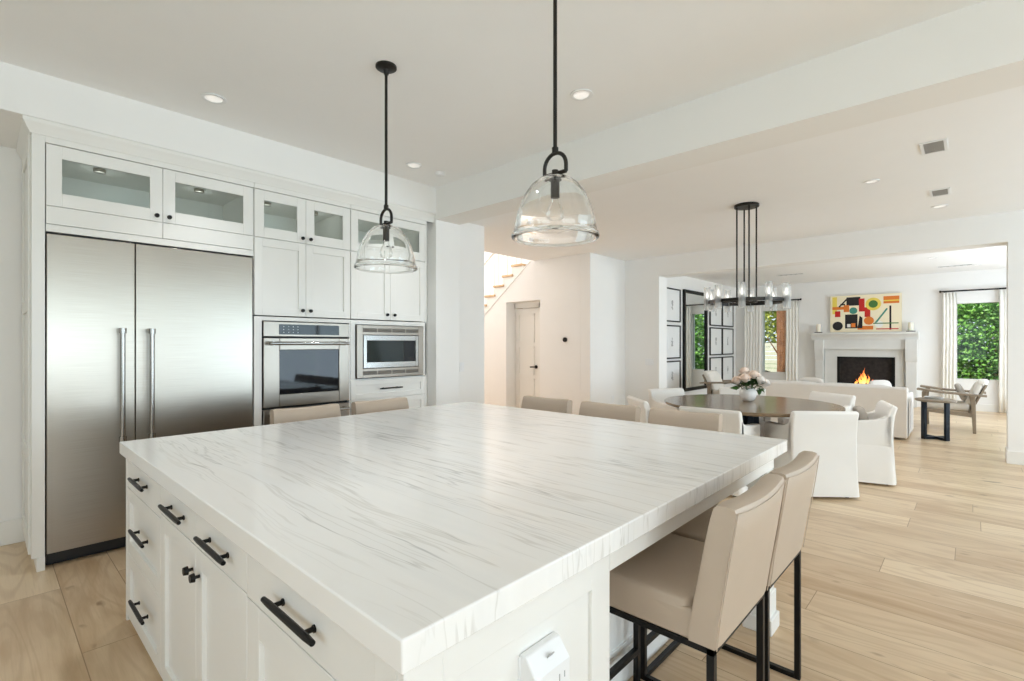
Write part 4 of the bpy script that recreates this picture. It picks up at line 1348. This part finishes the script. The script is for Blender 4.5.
# ------------------------------------------------------------------ wall fittings
tag(obj('thermostat', MB().cyl((7.109, 5.31, 1.484), (7.083, 5.31, 1.484), .042, 28).cyl((7.084, 5.31, 1.484), (7.081, 5.31, 1.484), .034, 28), BLACK), 'small round black thermostat on the hall wall', 'thermostat')
def plate(name, label, cat, T, w_, n, toggles):
    t = tag(obj(name, MB(lambda a, b, c: T(a, c, b)).box(-w_ / 2, w_ / 2, .0005, .006, -.058, .058), WHITEP, bevel=.0015), label, cat)
    for k in range(n):
        u = (k - (n - 1) / 2) * .046
        obj('rocker' if toggles else 'socket', MB(lambda a, b, c: T(a, c, b)).box(u - .016, u + .016, .005, .009, -.033, .033), WHITEP, t, .001)
    return t
plate('light_switch', 'white light switch on the grey hall corner wall', 'light switch', lambda u, v, w_: (4.17 + u, 4.75 - w_, 1.117 + v), .075, 1, True)
plate('light_switch', 'triple white light switch left of the living-room opening', 'light switch', lambda u, v, w_: (8.27 - w_, 4.285 + u, 1.08 + v), .165, 3, True)
plate('wall_outlet', 'white wall outlet low on the dining wall beyond the stools', 'outlet', lambda u, v, w_: (7.84 + u, 4.785 - w_, .407 + v), .075, 1, False)

# ------------------------------------------------------------------ ceiling fittings
def downlight(x, y, z, label, r=.075, power=42):
    t = thing('recessed_light', label, 'ceiling light', (x, y, z), 0, 'recessed ceiling lights')
    obj('trim_ring', MB().lathe([(r, -.001), (r, -.008), (r * .72, -.008), (r * .66, -.001)], (0, 0, 0), 36, closed=True), WHITEP, t)
    df = obj('diffuser', MB().cyl((0, 0, -.002), (0, 0, -.004), r * .68, 28), LAMPON, t)
    d = bpy.data.lights.new('downlight_lamp', 'SPOT')
    d.spot_size, d.spot_blend, d.shadow_soft_size, d.energy, d.color = math.radians(88), 1.0, r * .6, power, (.96, .98, 1)
    o = bpy.data.objects.new('downlight_lamp', d)
    COL.objects.link(o)
    o.parent = df
    o.location = (0, 0, -.012)
downlight(1.08, 3.765, ZK, 'recessed ceiling light above the refrigerator')
downlight(2.735, 1.91, ZK, 'recessed ceiling light beside the nearer pendant')
downlight(2.755, 3.81, ZK, 'recessed ceiling light in front of the microwave cabinet')
downlight(1.08, 1.91, ZK, 'recessed ceiling light above the left side of the island, out of the picture')
downlight(5.81, .70, ZD, 'small round disc in the dining ceiling, with an added lamp', .06)  # spot lamp added under a plain ceiling disc
downlight(7.39, .265, ZD, 'recessed light in the dining ceiling beyond both square vents', .075)
downlight(11.59, .524, ZL, 'recessed light in the living-room ceiling left of the slot vent', .07)
downlight(13.2, -.07, ZL, 'recessed light in the living-room ceiling right of the slot vent', .07)
tag(obj('ceiling_fitting', MB().lathe([(.001, 0), (.05, 0), (.05, -.012), (.042, -.026), (.001, -.03)], (3.06, 3.80, ZK - .0005), 30), WHITEP), 'small white ceiling fitting in the kitchen corner by the beam', 'smoke detector')  # small round fixture of unclear use
def vent(x0, x1, y0, y1, z, label, n, along='y'):
    t = thing('ceiling_vent', label, 'vent', ((x0 + x1) / 2, (y0 + y1) / 2, z), 0, 'ceiling air vents')
    hx, hy, f = (x1 - x0) / 2, (y1 - y0) / 2, .02
    obj('frame', MB().box(-hx - f, hx + f, -hy - f, -hy, -.008, -.0005).box(-hx - f, hx + f, hy, hy + f, -.008, -.0005).box(-hx - f, -hx, -hy, hy, -.008, -.0005).box(hx, hx + f, -hy, hy, -.008, -.0005), WHITEP, t)
    m2 = MB().box(-hx, hx, -hy, hy, -.002, -.0005)
    for k in range(n):
        q = -hy + 2 * hy * (k + .5) / n
        m2.box(-hx, hx, q - hy / n * .45, q + hy / n * .45, -.007, -.002)
    obj('louver', m2, GREYPL, t)
vent(4.99, 5.26, .16, .28, ZD, 'square grey ceiling vent nearer the kitchen beam', 9)
vent(6.58, 6.83, .18, .30, ZD, 'square grey ceiling vent farther from the kitchen beam', 9)
vent(13.0, 13.12, .0, .50, ZL, 'narrow slot vent in the living-room ceiling', 5)
vent(12.2, 12.3, 2.7, 3.2, ZL, 'narrow slot vent in the living-room ceiling behind the chandelier', 5)
